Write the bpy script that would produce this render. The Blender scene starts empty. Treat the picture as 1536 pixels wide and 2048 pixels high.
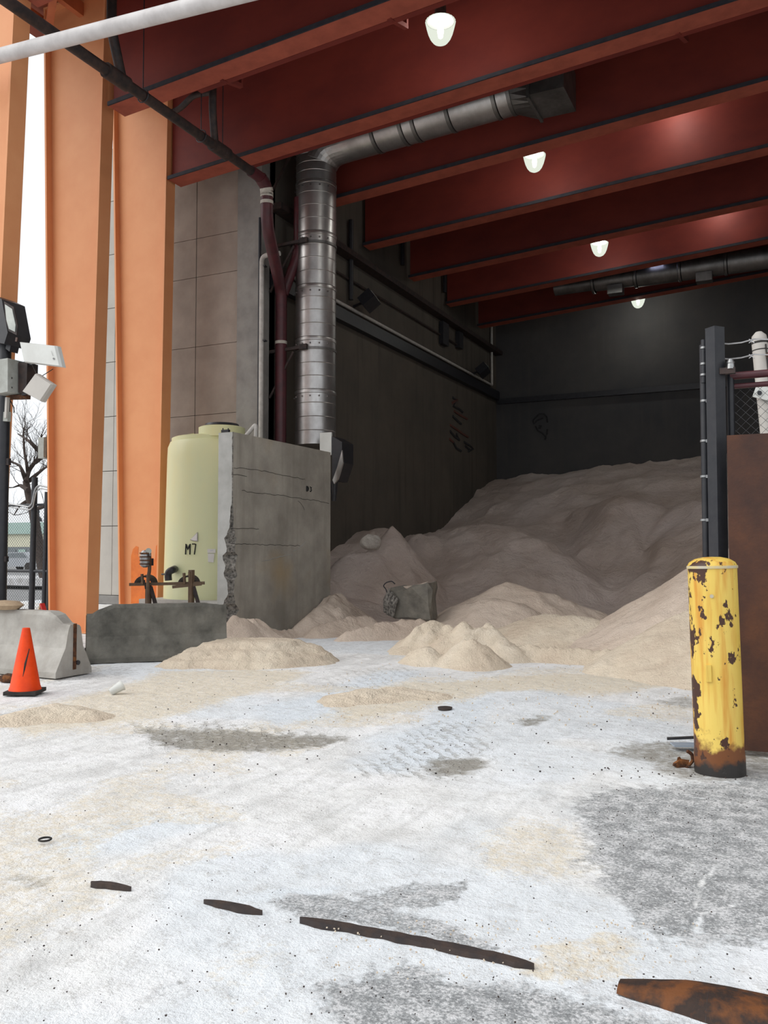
import bpy, math, random
import numpy as np
from mathutils import Vector, Matrix
random.seed(7)
sc = bpy.context.scene
COL = sc.collection

# ------------------------------------------------------------------ camera
F_PX, CXP, CYP = 1712.0, 768.0, 1024.0
YAW, PITCH = math.radians(25.65), math.radians(2.54)
CAM = Vector((0.0, 0.0, 1.6))
cd = bpy.data.cameras.new('camera'); cam = bpy.data.objects.new('camera', cd); COL.objects.link(cam)
cam.location = CAM; cam.rotation_euler = (math.pi/2 + PITCH, 0, YAW)
cd.sensor_fit = 'VERTICAL'; cd.sensor_height = 36.0; cd.lens = F_PX/2048*36.0
cd.clip_start = 0.05; cd.clip_end = 400
sc.camera = cam

# ------------------------------------------------------------------ world: even overcast sky
w = bpy.data.worlds.new('world'); sc.world = w; w.use_nodes = True
bg = w.node_tree.nodes['Background']
bg.inputs[0].default_value = (0.93, 0.965, 1.0, 1); bg.inputs[1].default_value = 1.1
# soft, veiled sun high behind the camera's left shoulder (thin overcast)
sd = bpy.data.lights.new('sun', 'SUN'); sd.energy = 1.7; sd.angle = math.radians(55); sd.color = (1.0, 0.97, 0.93)
sun = bpy.data.objects.new('sun', sd); COL.objects.link(sun); sun.rotation_euler = (math.radians(50), 0, math.radians(-50))
sc.view_settings.view_transform = 'Standard'; sc.view_settings.look = 'None'
sc.view_settings.exposure = 0.0; sc.view_settings.gamma = 1.0; sc.view_settings.use_curve_mapping = False

# ------------------------------------------------------------------ survey helpers
_F = Vector((-math.sin(YAW)*math.cos(PITCH), math.cos(YAW)*math.cos(PITCH), math.sin(PITCH)))
_R = Vector((math.cos(YAW), math.sin(YAW), 0)); _U = _R.cross(_F)
def at(px, py, X=None, Y=None, Z=None, D=None):
    """the world point of a sighting that lies on the plane x=X, y=Y, z=Z or at depth D"""
    d = _F + _R*((px-CXP)/F_PX) + _U*((CYP-py)/F_PX)
    if X is not None: t = (X-CAM.x)/d.x
    elif Y is not None: t = (Y-CAM.y)/d.y
    elif Z is not None: t = (Z-CAM.z)/d.z
    else: t = D
    return CAM + d*t
def G(px, py): return at(px, py, Z=0.0)

# ------------------------------------------------------------------ noise (numpy)
_rs = np.random.RandomState(3); _T = _rs.rand(256, 256)
def vnoise(x, y, s=0):
    x = np.asarray(x, float)+s*17.3; y = np.asarray(y, float)+s*9.7
    xi = np.floor(x).astype(int); yi = np.floor(y).astype(int)
    fx = x-xi; fy = y-yi; fx = fx*fx*(3-2*fx); fy = fy*fy*(3-2*fy)
    a = _T[xi & 255, yi & 255]; b = _T[(xi+1) & 255, yi & 255]; c = _T[xi & 255, (yi+1) & 255]; d = _T[(xi+1) & 255, (yi+1) & 255]
    return (a*(1-fx)+b*fx)*(1-fy)+(c*(1-fx)+d*fx)*fy
def fbm(x, y, o=4, s=0):
    r = 0; amp = .5
    for i in range(o):
        r = r + amp*(vnoise(x*2**i, y*2**i, s+i*3)-.5); amp *= .5
    return r

# ------------------------------------------------------------------ mesh builder
class MB:
    def __init__(s): s.v = []; s.f = []; s.sm = []
    def add(s, vs, fs, smooth=False):
        o = len(s.v); s.v += [tuple(v) for v in vs]
        for f in fs: s.f.append(tuple(i+o for i in f)); s.sm.append(smooth)
        return s
    def box(s, c, size, rot=None):
        hx, hy, hz = size[0]/2, size[1]/2, size[2]/2
        vs = [Vector((x, y, z)) for x in (-hx, hx) for y in (-hy, hy) for z in (-hz, hz)]
        if rot is not None: vs = [rot @ v for v in vs]
        c = Vector(c)
        return s.add([c+v for v in vs], [(0,1,3,2),(4,6,7,5),(0,4,5,1),(2,3,7,6),(0,2,6,4),(1,5,7,3)])
    def bar(s, a, b, wd, h, up=(0, 0, 1)):
        a = Vector(a); b = Vector(b); d = b-a; L = d.length; d.normalize()
        u = Vector(up)
        if abs(u.dot(d)) > .98: u = Vector((0, 1, 0))
        sx = d.cross(u).normalized(); uz = sx.cross(d).normalized()
        return s.box((a+b)/2, (L, wd, h), Matrix((d, -sx, uz)).transposed())
    def tube(s, pts, r, n=10, caps=True, smooth=True):
        pts = [Vector(p) for p in pts]; N = len(pts)
        rr = r if isinstance(r, (list, tuple)) else [r]*N
        vs = []; prev = None
        for i, p in enumerate(pts):
            t = (pts[min(i+1, N-1)]-pts[max(i-1, 0)]).normalized()
            if prev is None:
                u = Vector((0, 0, 1)) if abs(t.z) < .9 else Vector((1, 0, 0))
                u = (u - t*u.dot(t)).normalized()
            else:
                u = prev - t*prev.dot(t)
                u = u.normalized() if u.length > 1e-5 else Vector((1, 0, 0))
            prev = u; v2 = t.cross(u)
            for k in range(n):
                a = 2*math.pi*k/n
                vs.append(p + (u*math.cos(a)+v2*math.sin(a))*rr[i])
        fs = [(i*n+k, i*n+(k+1) % n, (i+1)*n+(k+1) % n, (i+1)*n+k) for i in range(N-1) for k in range(n)]
        s.add(vs, fs, smooth)
        if caps:
            o = len(s.v)-N*n
            s.f.append(tuple(o+k for k in reversed(range(n)))); s.sm.append(False)
            s.f.append(tuple(o+(N-1)*n+k for k in range(n))); s.sm.append(False)
        return s
    def lathe(s, prof, c=(0, 0, 0), n=24, smooth=True, axis=None):
        c = Vector(c); vs = []
        for r, z in prof:
            for k in range(n):
                a = 2*math.pi*k/n; v = Vector((r*math.cos(a), r*math.sin(a), z))
                if axis is not None: v = axis @ v
                vs.append(c+v)
        m = len(prof)
        fs = [(i*n+k, i*n+(k+1) % n, (i+1)*n+(k+1) % n, (i+1)*n+k) for i in range(m-1) for k in range(n)]
        s.add(vs, fs, smooth)
        o = len(s.v)-m*n
        if prof[0][0] > 1e-4: s.f.append(tuple(o+k for k in reversed(range(n)))); s.sm.append(False)
        if prof[-1][0] > 1e-4: s.f.append(tuple(o+(m-1)*n+k for k in range(n))); s.sm.append(False)
        return s
    def prism(s, poly, a, b):
        """poly: list of (u,v) offsets as Vectors; swept from offset a to b (Vectors)"""
        n = len(poly); vs = [Vector(p)+Vector(a) for p in poly]+[Vector(p)+Vector(b) for p in poly]
        fs = [tuple(range(n))[::-1], tuple(range(n, 2*n))]+[(i, (i+1) % n, n+(i+1) % n, n+i) for i in range(n)]
        return s.add(vs, fs)
    def build(s, name, mat, parent=None, origin=None):
        me = bpy.data.meshes.new(name)
        o = Vector(origin) if origin is not None else Vector((0, 0, 0))
        me.from_pydata([Vector(v)-o for v in s.v], [], s.f)
        me.polygons.foreach_set('use_smooth', s.sm); me.update()
        import bmesh
        bm = bmesh.new(); bm.from_mesh(me); bmesh.ops.recalc_face_normals(bm, faces=bm.faces); bm.to_mesh(me); bm.free()
        if any(s.sm): me.set_sharp_from_angle(angle=math.radians(38))
        me.materials.append(mat)
        ob = bpy.data.objects.new(name, me); COL.objects.link(ob)
        ob.location = o
        if parent is not None:
            ob.parent = parent
            ob.location = o - wloc(parent)
        return ob
def wloc(o):
    l = Vector(o.location)
    return l + wloc(o.parent) if o.parent else l
def tag(o, label=None, cat=None, group=None, kind=None):
    if label: o['label'] = label
    if cat: o['category'] = cat
    if group: o['group'] = group
    if kind: o['kind'] = kind
    return o
def thing(name, loc, label, cat, group=None, kind=None):
    o = bpy.data.objects.new(name, None); COL.objects.link(o); o.location = loc; o.empty_display_size = .2
    return tag(o, label, cat, group, kind)
def struct(name, mb, mat, parent=None, label=None):
    o = mb.build(name, mat, parent)
    if parent is None: o['kind'] = 'structure'
    if label: o['label'] = label
    return o
def place_copy(src, name, loc, parent):
    c = src.copy(); c.name = name; COL.objects.link(c); c.parent = parent; c.location = Vector(loc)-(wloc(parent) if parent else Vector())
    return c
def arc_pts(pts, rad, n=5):
    """round the corners of a polyline"""
    pts = [Vector(p) for p in pts]; out = [pts[0]]
    for i in range(1, len(pts)-1):
        a, b, c = pts[i-1], pts[i], pts[i+1]
        r = min(rad, (a-b).length*.45, (c-b).length*.45)
        p = b+(a-b).normalized()*r; q = b+(c-b).normalized()*r
        for k in range(n+1):
            t = k/n; out.append(p*(1-t)**2+b*2*t*(1-t)+q*t*t)
    out.append(pts[-1]); return out

# ------------------------------------------------------------------ materials
def new_mat(name):
    m = bpy.data.materials.new(name); m.use_nodes = True
    nt = m.node_tree; b = nt.nodes['Principled BSDF']
    return m, nt, b
def nd(nt, t, **kw):
    n = nt.nodes.new(t)
    for k, v in kw.items():
        if k in n.inputs: n.inputs[k].default_value = v
        else: setattr(n, k, v)
    return n
def ln(nt, a, b): nt.links.new(a, b)
def coords(nt, scale=(1, 1, 1), kind='Object'):
    tc = nd(nt, 'ShaderNodeTexCoord'); mp = nd(nt, 'ShaderNodeMapping'); mp.inputs['Scale'].default_value = scale
    ln(nt, tc.outputs[kind], mp.inputs['Vector']); return mp.outputs['Vector']
def noise(nt, vec, scale, detail=4, rough=.55, dist=0):
    n = nd(nt, 'ShaderNodeTexNoise'); n.inputs['Scale'].default_value = scale; n.inputs['Detail'].default_value = detail
    n.inputs['Roughness'].default_value = rough; n.inputs['Distortion'].default_value = dist
    ln(nt, vec, n.inputs['Vector']); return n.outputs['Fac']
def ramp(nt, fac, stops):
    r = nd(nt, 'ShaderNodeValToRGB'); e = r.color_ramp.elements
    while len(e) < len(stops): e.new(.5)
    for i, (p, c) in enumerate(stops):
        e[i].position = p; e[i].color = (*c, 1) if len(c) == 3 else c
    ln(nt, fac, r.inputs['Fac']); return r.outputs['Color']
def mixc(nt, fac, a, b, mode='MIX'):
    m = nd(nt, 'ShaderNodeMix'); m.data_type = 'RGBA'; m.blend_type = mode
    for sock, v in ((m.inputs['Factor'], fac), (m.inputs[6], a), (m.inputs[7], b)):
        if hasattr(v, 'is_linked'): ln(nt, v, sock)
        elif isinstance(v, (int, float)): sock.default_value = v
        else: sock.default_value = (*v, 1)
    return m.outputs[2]
def mth(nt, op, a, b=0.0, clamp=False):
    m = nd(nt, 'ShaderNodeMath'); m.operation = op; m.use_clamp = clamp
    for sock, v in ((m.inputs[0], a), (m.inputs[1], b)):
        if hasattr(v, 'is_linked'): ln(nt, v, sock)
        else: sock.default_value = v
    return m.outputs[0]
def bump(nt, b, h, strength=.3, dist=.02):
    n = nd(nt, 'ShaderNodeBump'); n.inputs['Strength'].default_value = strength; n.inputs['Distance'].default_value = dist
    ln(nt, h, n.inputs['Height']); ln(nt, n.outputs['Normal'], b.inputs['Normal'])
def pm(name, c1, c2=None, scale=6, rough=.6, metal=0, bs=.15, bscale=60, stretch=(1, 1, 1), c3=None, spec=.4, lo=.35, hi=.65, coat=0):
    m, nt, b = new_mat(name)
    v = coords(nt, stretch)
    c2 = c2 or tuple(x*.75 for x in c1)
    n1 = noise(nt, v, scale, 5, .6)
    st = [(lo, c1), (hi, c2)] if c3 is None else [(lo, c1), ((lo+hi)/2, c2), (hi, c3)]
    ln(nt, ramp(nt, n1, st), b.inputs['Base Color'])
    b.inputs['Roughness'].default_value = rough; b.inputs['Metallic'].default_value = metal
    b.inputs['Specular IOR Level'].default_value = spec
    if coat: b.inputs['Coat Weight'].default_value = coat
    if bs: bump(nt, b, noise(nt, v, bscale, 3), bs, .01)
    return m

M = {}
# concrete with vertical water streaks and blotches
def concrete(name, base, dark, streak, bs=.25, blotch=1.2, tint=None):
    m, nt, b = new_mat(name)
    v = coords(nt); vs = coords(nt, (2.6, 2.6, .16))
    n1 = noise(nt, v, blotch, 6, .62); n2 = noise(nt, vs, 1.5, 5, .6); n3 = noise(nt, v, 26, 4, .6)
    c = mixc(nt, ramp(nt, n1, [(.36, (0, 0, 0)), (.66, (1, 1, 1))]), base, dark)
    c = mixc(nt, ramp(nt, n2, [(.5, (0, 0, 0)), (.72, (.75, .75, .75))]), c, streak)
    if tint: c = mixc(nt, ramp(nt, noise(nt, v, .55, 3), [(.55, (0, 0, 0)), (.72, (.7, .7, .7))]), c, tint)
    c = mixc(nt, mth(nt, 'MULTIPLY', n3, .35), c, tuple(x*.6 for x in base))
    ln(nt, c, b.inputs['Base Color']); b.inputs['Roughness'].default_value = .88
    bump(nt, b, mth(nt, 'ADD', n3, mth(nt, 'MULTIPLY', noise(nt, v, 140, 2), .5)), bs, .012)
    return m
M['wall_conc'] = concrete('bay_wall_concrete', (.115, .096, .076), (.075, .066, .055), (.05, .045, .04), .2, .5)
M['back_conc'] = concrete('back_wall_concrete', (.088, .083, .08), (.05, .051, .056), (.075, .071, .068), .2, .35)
M['wing_conc'] = concrete('partition_concrete', (.46, .43, .375), (.27, .25, .215), (.25, .23, .19), .35, 1.0, (.40, .29, .15))
M['wing_pale'] = pm('pale_concrete', (.46, .46, .44), (.36, .36, .34), 3, .85, bs=.2)
M['aggregate'] = pm('broken_aggregate', (.30, .28, .25), (.06, .055, .05), 22, .95, bs=.9, bscale=45)
M['panel'] = pm('precast_panel', (.42, .36, .31), (.33, .28, .24), 1.3, .85, bs=.1, bscale=90)
M['panel_pale'] = pm('precast_panel_pale', (.52, .49, .44), (.45, .42, .38), 1.1, .85, bs=.08)
M['pilaster'] = pm('pilaster_concrete', (.30, .29, .27), (.22, .21, .20), 2.2, .85, bs=.15)
M['joint_pale'] = pm('pale_joint', (.22, .21, .19), rough=.9, bs=0)
M['joint'] = pm('dark_joint', (.03, .028, .026), rough=.9, bs=0)
M['barrier_pale'] = concrete('barrier_concrete_pale', (.50, .48, .44), (.30, .28, .25), (.33, .30, .26), .35, 2.2)
M['block'] = concrete('broken_block_concrete', (.26, .24, .20), (.12, .11, .095), (.16, .15, .13), .9, 3.5)
M['barrier_dark'] = concrete('barrier_concrete_dark', (.19, .18, .155), (.06, .058, .05), (.13, .12, .10), .5, 3.0)
# painted steel
M['col'] = pm('orange_column_paint', (.74, .33, .15), (.70, .295, .13), 1.5, .55, bs=.05, bscale=120, spec=.3)
M['beam'] = pm('red_beam_paint', (.20, .034, .024), (.145, .025, .02), 1.1, .6, bs=.06, stretch=(.6, 1, 1), bscale=90, spec=.25)
M['flange'] = pm('floor_lit_red_flange_paint', (.40, .10, .062), (.30, .075, .048), 3, .65, bs=.15, bscale=40, spec=.25)  # beam red lightened to carry the bounce off the bright floor
M['edge'] = pm('blackened_flange_edge', (.016, .016, .024), (.03, .028, .034), 7, .8, bs=.2)
M['roof'] = pm('red_roof_deck', (.30, .075, .035), (.22, .05, .028), 1.5, .65, bs=.05)
M['brace'] = pm('orange_brace_paint', (.50, .15, .06), (.42, .12, .05), 3, .6, bs=.05)
M['patch'] = pm('fresh_orange_paint', (.72, .19, .03), (.62, .15, .025), 5, .5, bs=.05)
M['black'] = pm('black_painted_steel', (.012, .013, .018), (.022, .022, .026), 9, .42, bs=.08, spec=.5)
M['blackrust'] = pm('black_pipe', (.016, .014, .015), (.05, .03, .025), 8, .6, bs=.1)
M['maroon'] = pm('maroon_pipe_paint', (.085, .016, .022), (.05, .012, .016), 5, .45, bs=.05, spec=.5)
M['whitepipe'] = pm('pale_plastic_pipe', (.55, .53, .50), (.42, .40, .37), 7, .5, bs=.03)
M['palerod'] = pm('pale_grey_streak_tube', (.66, .63, .62), (.52, .49, .48), 3, .6, bs=.05)
M['steel'] = pm('zinc_fitting', (.42, .42, .42), (.28, .28, .28), 20, .4, 1, bs=.05)
M['band'] = pm('white_pipe_band', (.55, .52, .46), (.4, .37, .32), 12, .6, bs=0)
M['grey'] = pm('grey_cabinet_paint', (.40, .41, .38), (.30, .30, .27), 5, .6, bs=.05)
M['white'] = pm('white_plastic', (.66, .67, .64), (.58, .58, .55), 3, .45, bs=0)
M['offwhite'] = pm('weathered_white_plastic', (.50, .47, .43), (.44, .41, .38), 3, .5, bs=0)
M['paper'] = pm('white_paper', (.72, .72, .70), (.66, .66, .66), 6, .8, bs=0)
M['ink'] = pm('black_marker', (.012, .012, .012), rough=.7, bs=0)
M['graf_red'] = pm('faded_red_spray', (.13, .04, .03), (.10, .05, .04), 12, .9, bs=0)
M['graf_black'] = pm('black_spray', (.022, .022, .026), (.04, .04, .04), 12, .9, bs=0)
M['cone'] = pm('cone_orange', (.90, .075, .006), (.72, .05, .005), 5, .5, bs=.04, spec=.3)
M['rubber'] = pm('black_rubber', (.02, .018, .018), (.04, .035, .03), 9, .8, bs=.1)
M['rust'] = pm('brown_rust', (.13, .05, .02), (.05, .022, .012), 9, .85, bs=.5, bscale=40, c3=(.22, .08, .02))
M['rustdark'] = pm('dark_rail_steel', (.035, .028, .028), (.06, .04, .032), 14, .7, bs=.35, bscale=50)
M['brown'] = pm('brown_painted_bar', (.13, .085, .05), (.09, .055, .035), 8, .7, bs=.1)
M['glass'] = pm('dusty_lens', (.42, .44, .40), (.28, .30, .28), 5, .2, bs=0, spec=.6)
M['bark'] = pm('bark', (.085, .06, .05), (.05, .038, .032), 10, .9, bs=.4)
M['wire'] = pm('galvanised_wire', (.55, .55, .56), (.42, .42, .43), 20, .45, .6, bs=0)
M['meshdark'] = pm('dark_chain_link', (.05, .05, .055), (.09, .09, .09), 20, .6, .3, bs=0)
M['asphalt'] = pm('street_asphalt', (.30, .30, .30), (.22, .22, .22), 2, .9, bs=.2)
M['snowy'] = pm('snowy_verge', (.66, .66, .68), (.42, .41, .40), 3, .9, bs=.2)
M['verge'] = pm('wet_grass_verge', (.16, .17, .13), (.11, .12, .09), 6, .9, bs=.3)
M['far_green'] = pm('pale_green_roofing', (.42, .55, .50), (.36, .50, .46), 2, .6, bs=0)
M['far_cream'] = pm('cream_cladding', (.70, .68, .52), (.64, .62, .48), 2, .7, bs=0)
M['far_dark'] = pm('dark_window_band', (.22, .25, .26), (.16, .18, .2), 2, .3, bs=0)
M['carA'] = pm('silver_car_paint', (.45, .47, .50), (.40, .42, .45), 1, .3, .3, bs=0)
M['carB'] = pm('dark_car_paint', (.05, .055, .065), (.04, .045, .05), 1, .3, .2, bs=0)
M['carC'] = pm('pale_blue_car_paint', (.36, .42, .50), (.32, .38, .46), 1, .3, .2, bs=0)
M['blue'] = pm('blue_sign', (.05, .22, .50), (.04, .18, .42), 2, .5, bs=0)
M['redplastic'] = pm('red_plastic', (.55, .03, .04), (.45, .03, .03), 5, .5, bs=0)
M['lumber'] = pm('weathered_board', (.42, .31, .2), (.32, .23, .15), 9, .8, bs=.1)

def salt(name, c1, c2, c3, bs=.6, sc1=.8):
    m, nt, b = new_mat(name)
    v = coords(nt)
    n1 = noise(nt, v, sc1, 5, .6, .3); n2 = noise(nt, v, 5.5, 6, .65); n3 = noise(nt, v, 55, 3, .7)
    c = ramp(nt, n1, [(.3, c1), (.5, c2), (.68, c3)])
    c = mixc(nt, mth(nt, 'MULTIPLY', n2, .5), c, tuple(x*.72 for x in c2))
    c = mixc(nt, ramp(nt, n3, [(.62, (0, 0, 0)), (.72, (.35, .35, .35))]), c, tuple(x*.5 for x in c2))
    ln(nt, c, b.inputs['Base Color']); b.inputs['Roughness'].default_value = .95; b.inputs['Specular IOR Level'].default_value = .15
    n4 = noise(nt, v, 1.9, 5, .6, .6)
    bump(nt, b, mth(nt, 'ADD', mth(nt, 'ADD', mth(nt, 'MULTIPLY', n2, 1.0), mth(nt, 'MULTIPLY', n3, .35)), mth(nt, 'MULTIPLY', n4, 1.6)), bs, .11)
    return m
M['salt_back'] = salt('pink_grey_salt', (.90, .79, .74), (.78, .66, .59), (.55, .43, .35), .9, .3)
M['salt_tan'] = salt('tan_salt', (.86, .73, .62), (.78, .65, .54), (.66, .53, .43), .7, .9)
M['salt_front'] = salt('pale_tan_salt', (.90, .80, .66), (.84, .72, .57), (.72, .59, .46), .7, 1.1)
M['salt_lump'] = salt('white_salt_lump', (.78, .74, .68), (.66, .61, .55), (.5, .45, .4), .9, 3)

# galvanised sheet
def galv(name, c1, c2, rough):
    m, nt, b = new_mat(name)
    v = coords(nt, (1, 1, .35)); n1 = noise(nt, v, 9, 5, .65); n2 = noise(nt, coords(nt), 1.6, 4)
    c = mixc(nt, ramp(nt, n2, [(.4, (0, 0, 0)), (.65, (1, 1, 1))]), c1, c2)
    c = mixc(nt, mth(nt, 'MULTIPLY', n1, .5), c, tuple(x*.55 for x in c2))
    ln(nt, c, b.inputs['Base Color']); b.inputs['Metallic'].default_value = .9
    ln(nt, mth(nt, 'ADD', mth(nt, 'MULTIPLY', n1, .25), rough-.1), b.inputs['Roughness'])
    bump(nt, b, n1, .06, .01); return m
M['galv'] = galv('galvanised_sheet', (.62, .61, .60), (.42, .40, .39), .34)
M['galvdark'] = galv('dull_galvanised_sheet', (.30, .29, .28), (.17, .165, .16), .45)

# tank plastic
m, nt, b = new_mat('translucent_tank_plastic')
v = coords(nt, (1, 1, .4)); n1 = noise(nt, v, .9, 4)
c = ramp(nt, n1, [(.35, (.74, .72, .40)), (.62, (.66, .70, .44))])
ln(nt, c, b.inputs['Base Color']); b.inputs['Roughness'].default_value = .42; b.inputs['Subsurface Weight'].default_value = .15
b.inputs['Subsurface Radius'].default_value = (.1, .1, .05)
M['tank'] = m

# yellow bollard paint with rust: chips, runs and a rusted foot
m, nt, b = new_mat('rusted_yellow_paint')
v = coords(nt); vr = coords(nt, (7, 7, .55))
chips = ramp(nt, noise(nt, coords(nt, (1, 1, .75)), 9, 5, .62), [(.615, (0, 0, 0)), (.635, (1, 1, 1))])
side = nd(nt, 'ShaderNodeSeparateXYZ'); ln(nt, v, side.inputs[0])
gl = mth(nt, 'MULTIPLY_ADD', side.outputs['X'], -1.7); nt.nodes[-1].inputs[2].default_value = .30
chip_side = ramp(nt, mth(nt, 'ADD', noise(nt, coords(nt, (1.2, 1.2, .8)), 8, 5, .6), mth(nt, 'MULTIPLY', gl, .22)), [(.655, (0, 0, 0)), (.67, (1, 1, 1))])
runs = ramp(nt, mth(nt, 'ADD', noise(nt, vr, 2.2, 4, .55), mth(nt, 'MULTIPLY', gl, .12)), [(.53, (0, 0, 0)), (.72, (.8, .8, .8))])
foot = ramp(nt, mth(nt, 'ADD', mth(nt, 'MULTIPLY', side.outputs['Z'], -2.6), mth(nt, 'MULTIPLY', noise(nt, v, 6, 5), 1.3)), [(.0, (0, 0, 0)), (.2, (1, 1, 1))])
blackf = ramp(nt, mth(nt, 'ADD', mth(nt, 'MULTIPLY', side.outputs['Z'], -5.5), noise(nt, v, 7, 4)), [(.0, (0, 0, 0)), (.22, (1, 1, 1))])
c = mixc(nt, ramp(nt, noise(nt, v, 3, 3), [(.4, (0, 0, 0)), (.7, (1, 1, 1))]), (.78, .56, .12), (.72, .48, .08))
c = mixc(nt, runs, c, (.60, .24, .02))
c = mixc(nt, foot, c, (.17, .055, .012))
c = mixc(nt, chips, c, (.06, .02, .008)); c = mixc(nt, chip_side, c, (.055, .018, .008))
c = mixc(nt, blackf, c, (.022, .019, .017))
ln(nt, c, b.inputs['Base Color']); b.inputs['Roughness'].default_value = .5
bump(nt, b, mth(nt, 'SUBTRACT', 1.0, mth(nt, 'MAXIMUM', chips, chip_side)), .35, .01)
M['bollard'] = m

# rusty steel sheet
m, nt, b = new_mat('weathering_steel_sheet')
v = coords(nt); n1 = noise(nt, v, 2.0, 6, .65); n2 = noise(nt, v, 38, 4, .6)
c = ramp(nt, n1, [(.3, (.13, .045, .017)), (.5, (.075, .027, .014)), (.7, (.034, .014, .011))])
c = mixc(nt, mth(nt, 'MULTIPLY', n2, .6), c, (.05, .025, .018))
ln(nt, c, b.inputs['Base Color']); b.inputs['Roughness'].default_value = .8; bump(nt, b, n2, .3, .01)
M['cortens'] = m

# lamp refractor and core
m, nt, b = new_mat('ribbed_lamp_refractor')
out = nt.nodes['Material Output']; nt.nodes.remove(b)
tr = nd(nt, 'ShaderNodeBsdfTransparent'); em = nd(nt, 'ShaderNodeEmission'); mx = nd(nt, 'ShaderNodeMixShader')
em.inputs[0].default_value = (.93, 1.0, .86, 1); em.inputs[1].default_value = 1.0; mx.inputs[0].default_value = .6
ln(nt, tr.outputs[0], mx.inputs[1]); ln(nt, em.outputs[0], mx.inputs[2]); ln(nt, mx.outputs[0], out.inputs['Surface'])
M['refractor'] = m
m, nt, b = new_mat('lamp_core')
b.inputs['Emission Color'].default_value = (.97, 1, .93, 1); b.inputs['Emission Strength'].default_value = 9
M['core'] = m

# ================================================================== STRUCTURE
WL, WB, WR = -11.2, 34.2, 12.0            # bay walls
S = 3.2                                    # frame spacing
BY = [2.95*S, 3.95*S, 4.9*S, 5.84*S, 6.82*S, 7.83*S, 8.85*S, 9.9*S]
def zb(x): return 11.08 + .064*x           # underside of the beams, rising to the right
BD = 2.45                                  # beam depth

# ---------------------------------------------------------------- ground
def poly_sd(x, y, poly):
    """signed distance, positive inside"""
    d = np.full(x.shape, 1e9); ins = np.zeros(x.shape, bool); n = len(poly)
    for i in range(n):
        ax, ay = poly[i]; bx, by = poly[(i+1) % n]
        ex, ey = bx-ax, by-ay; t = np.clip(((x-ax)*ex+(y-ay)*ey)/(ex*ex+ey*ey), 0, 1)
        d = np.minimum(d, np.hypot(x-ax-t*ex, y-ay-t*ey))
        c = ((ay > y) != (by > y)) & (x < (bx-ax)*(y-ay)/(by-ay+1e-12)+ax)
        ins ^= c
    return np.where(ins, d, -d)
def gpoly(pts): return [(G(*p).x, G(*p).y) for p in pts]
def sstep(a, b, t):
    t = np.clip((t-a)/(b-a), 0, 1); return t*t*(3-2*t)
xs = np.concatenate([np.arange(-22, -8, .16), np.arange(-8, 1.6, .03), np.arange(1.6, 14, .2)])
ys = np.concatenate([np.arange(-4, 1.8, .2), np.arange(1.8, 6, .025), np.arange(6, 12, .04), np.arange(12, 16, .1), np.arange(16, 34.3, .5)])
GX, GY = np.meshgrid(xs, ys)
def patch(poly, soft, warp=.25, fr=1.6, s=0):
    wx = GX+warp*2*fbm(GX*fr, GY*fr, 4, s+1); wy = GY+warp*2*fbm(GX*fr, GY*fr, 4, s+20)
    return sstep(-soft, soft, poly_sd(wx, wy, gpoly(poly)))
asph = patch([(1150,1602), (1255,1566), (1400,1560), (1536,1545), (1800,1560), (2200,1800), (1800,1900), (1536,1885), (1300,1868), (1275,1800), (1232,1722), (1195,1655)], .30, .22, 2.5, 1)
asph = np.maximum(asph, .85*patch([(640,1945), (760,1925), (1010,1955), (1150,1985), (1330,2030), (1700,2100), (1500,2500), (700,2600), (690,2150), (660,2010)], .16, .14, 4, 2))
asph = np.maximum(asph, .62*patch([(700,1775), (800,1758), (930,1757), (945,1790), (850,1812), (720,1822)], .07, .12, 6, 3))
asph = np.maximum(asph, .65*patch([(530,1790), (650,1782), (760,1800), (900,1840), (1030,1895), (960,1900), (760,1855), (600,1825)], .05, .06, 6, 4))
asph = np.maximum(asph, .22*patch([(10,1835), (120,1832), (230,1848), (120,1858), (20,1850)], .05, .06, 4, 5))
asph = np.maximum(asph, .32*patch([(290,1960), (380,1945), (440,1965), (380,1995), (300,1990)], .08, .1, 4, 6))
asph = np.maximum(asph, .35*patch([(0,1320), (300,1330), (250,1350), (120,1365), (0,1368)], .2, .25, 2, 7))
for l in ([(1060,1876), (1200,1868), (1380,1876), (1560,1905)], [(1260,1655), (1400,1695), (1560,1735)], [(1395,1815), (1400,1770), (1440,1720)], [(1380,1590), (1450,1598), (1560,1622)], [(1395,1865), (1400,1820), (1480,1800)]):
    pw_ = [(G(*q).x, G(*q).y) for q in l]; dd = np.full(GX.shape, 9.0)
    wx_ = GX+.10*fbm(GX*3, GY*3, 4, 91); wy_ = GY+.10*fbm(GX*3, GY*3, 4, 95)
    for (ax, ay), (bx, by) in zip(pw_[:-1], pw_[1:]):
        ex, ey = bx-ax, by-ay; tt = np.clip(((wx_-ax)*ex+(wy_-ay)*ey)/(ex*ex+ey*ey), 0, 1); dd = np.minimum(dd, np.hypot(wx_-ax-tt*ex, wy_-ay-tt*ey))
    asph = asph*(1-.6*(1-sstep(.006, .03, dd)))
dirt = .85*patch([(270,1448), (430,1455), (560,1462), (720,1470), (640,1492), (430,1500), (300,1488)], .12, .18, 2, 8)
dirt = np.maximum(dirt, .9*patch([(850,1513), (960,1512), (985,1525), (930,1545), (850,1545)], .10, .15, 3, 9))
dirt = np.maximum(dirt, .8*patch([(1020,1438), (1060,1425), (1095,1432), (1075,1445), (1040,1446)], .12, .18, 3, 10))
dirt = np.maximum(dirt, .75*patch([(1190,1500), (1300,1484), (1400,1480), (1560,1480), (1600,1555), (1400,1565), (1330,1545), (1230,1515)], .14, .25, 3, 11))
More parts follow.
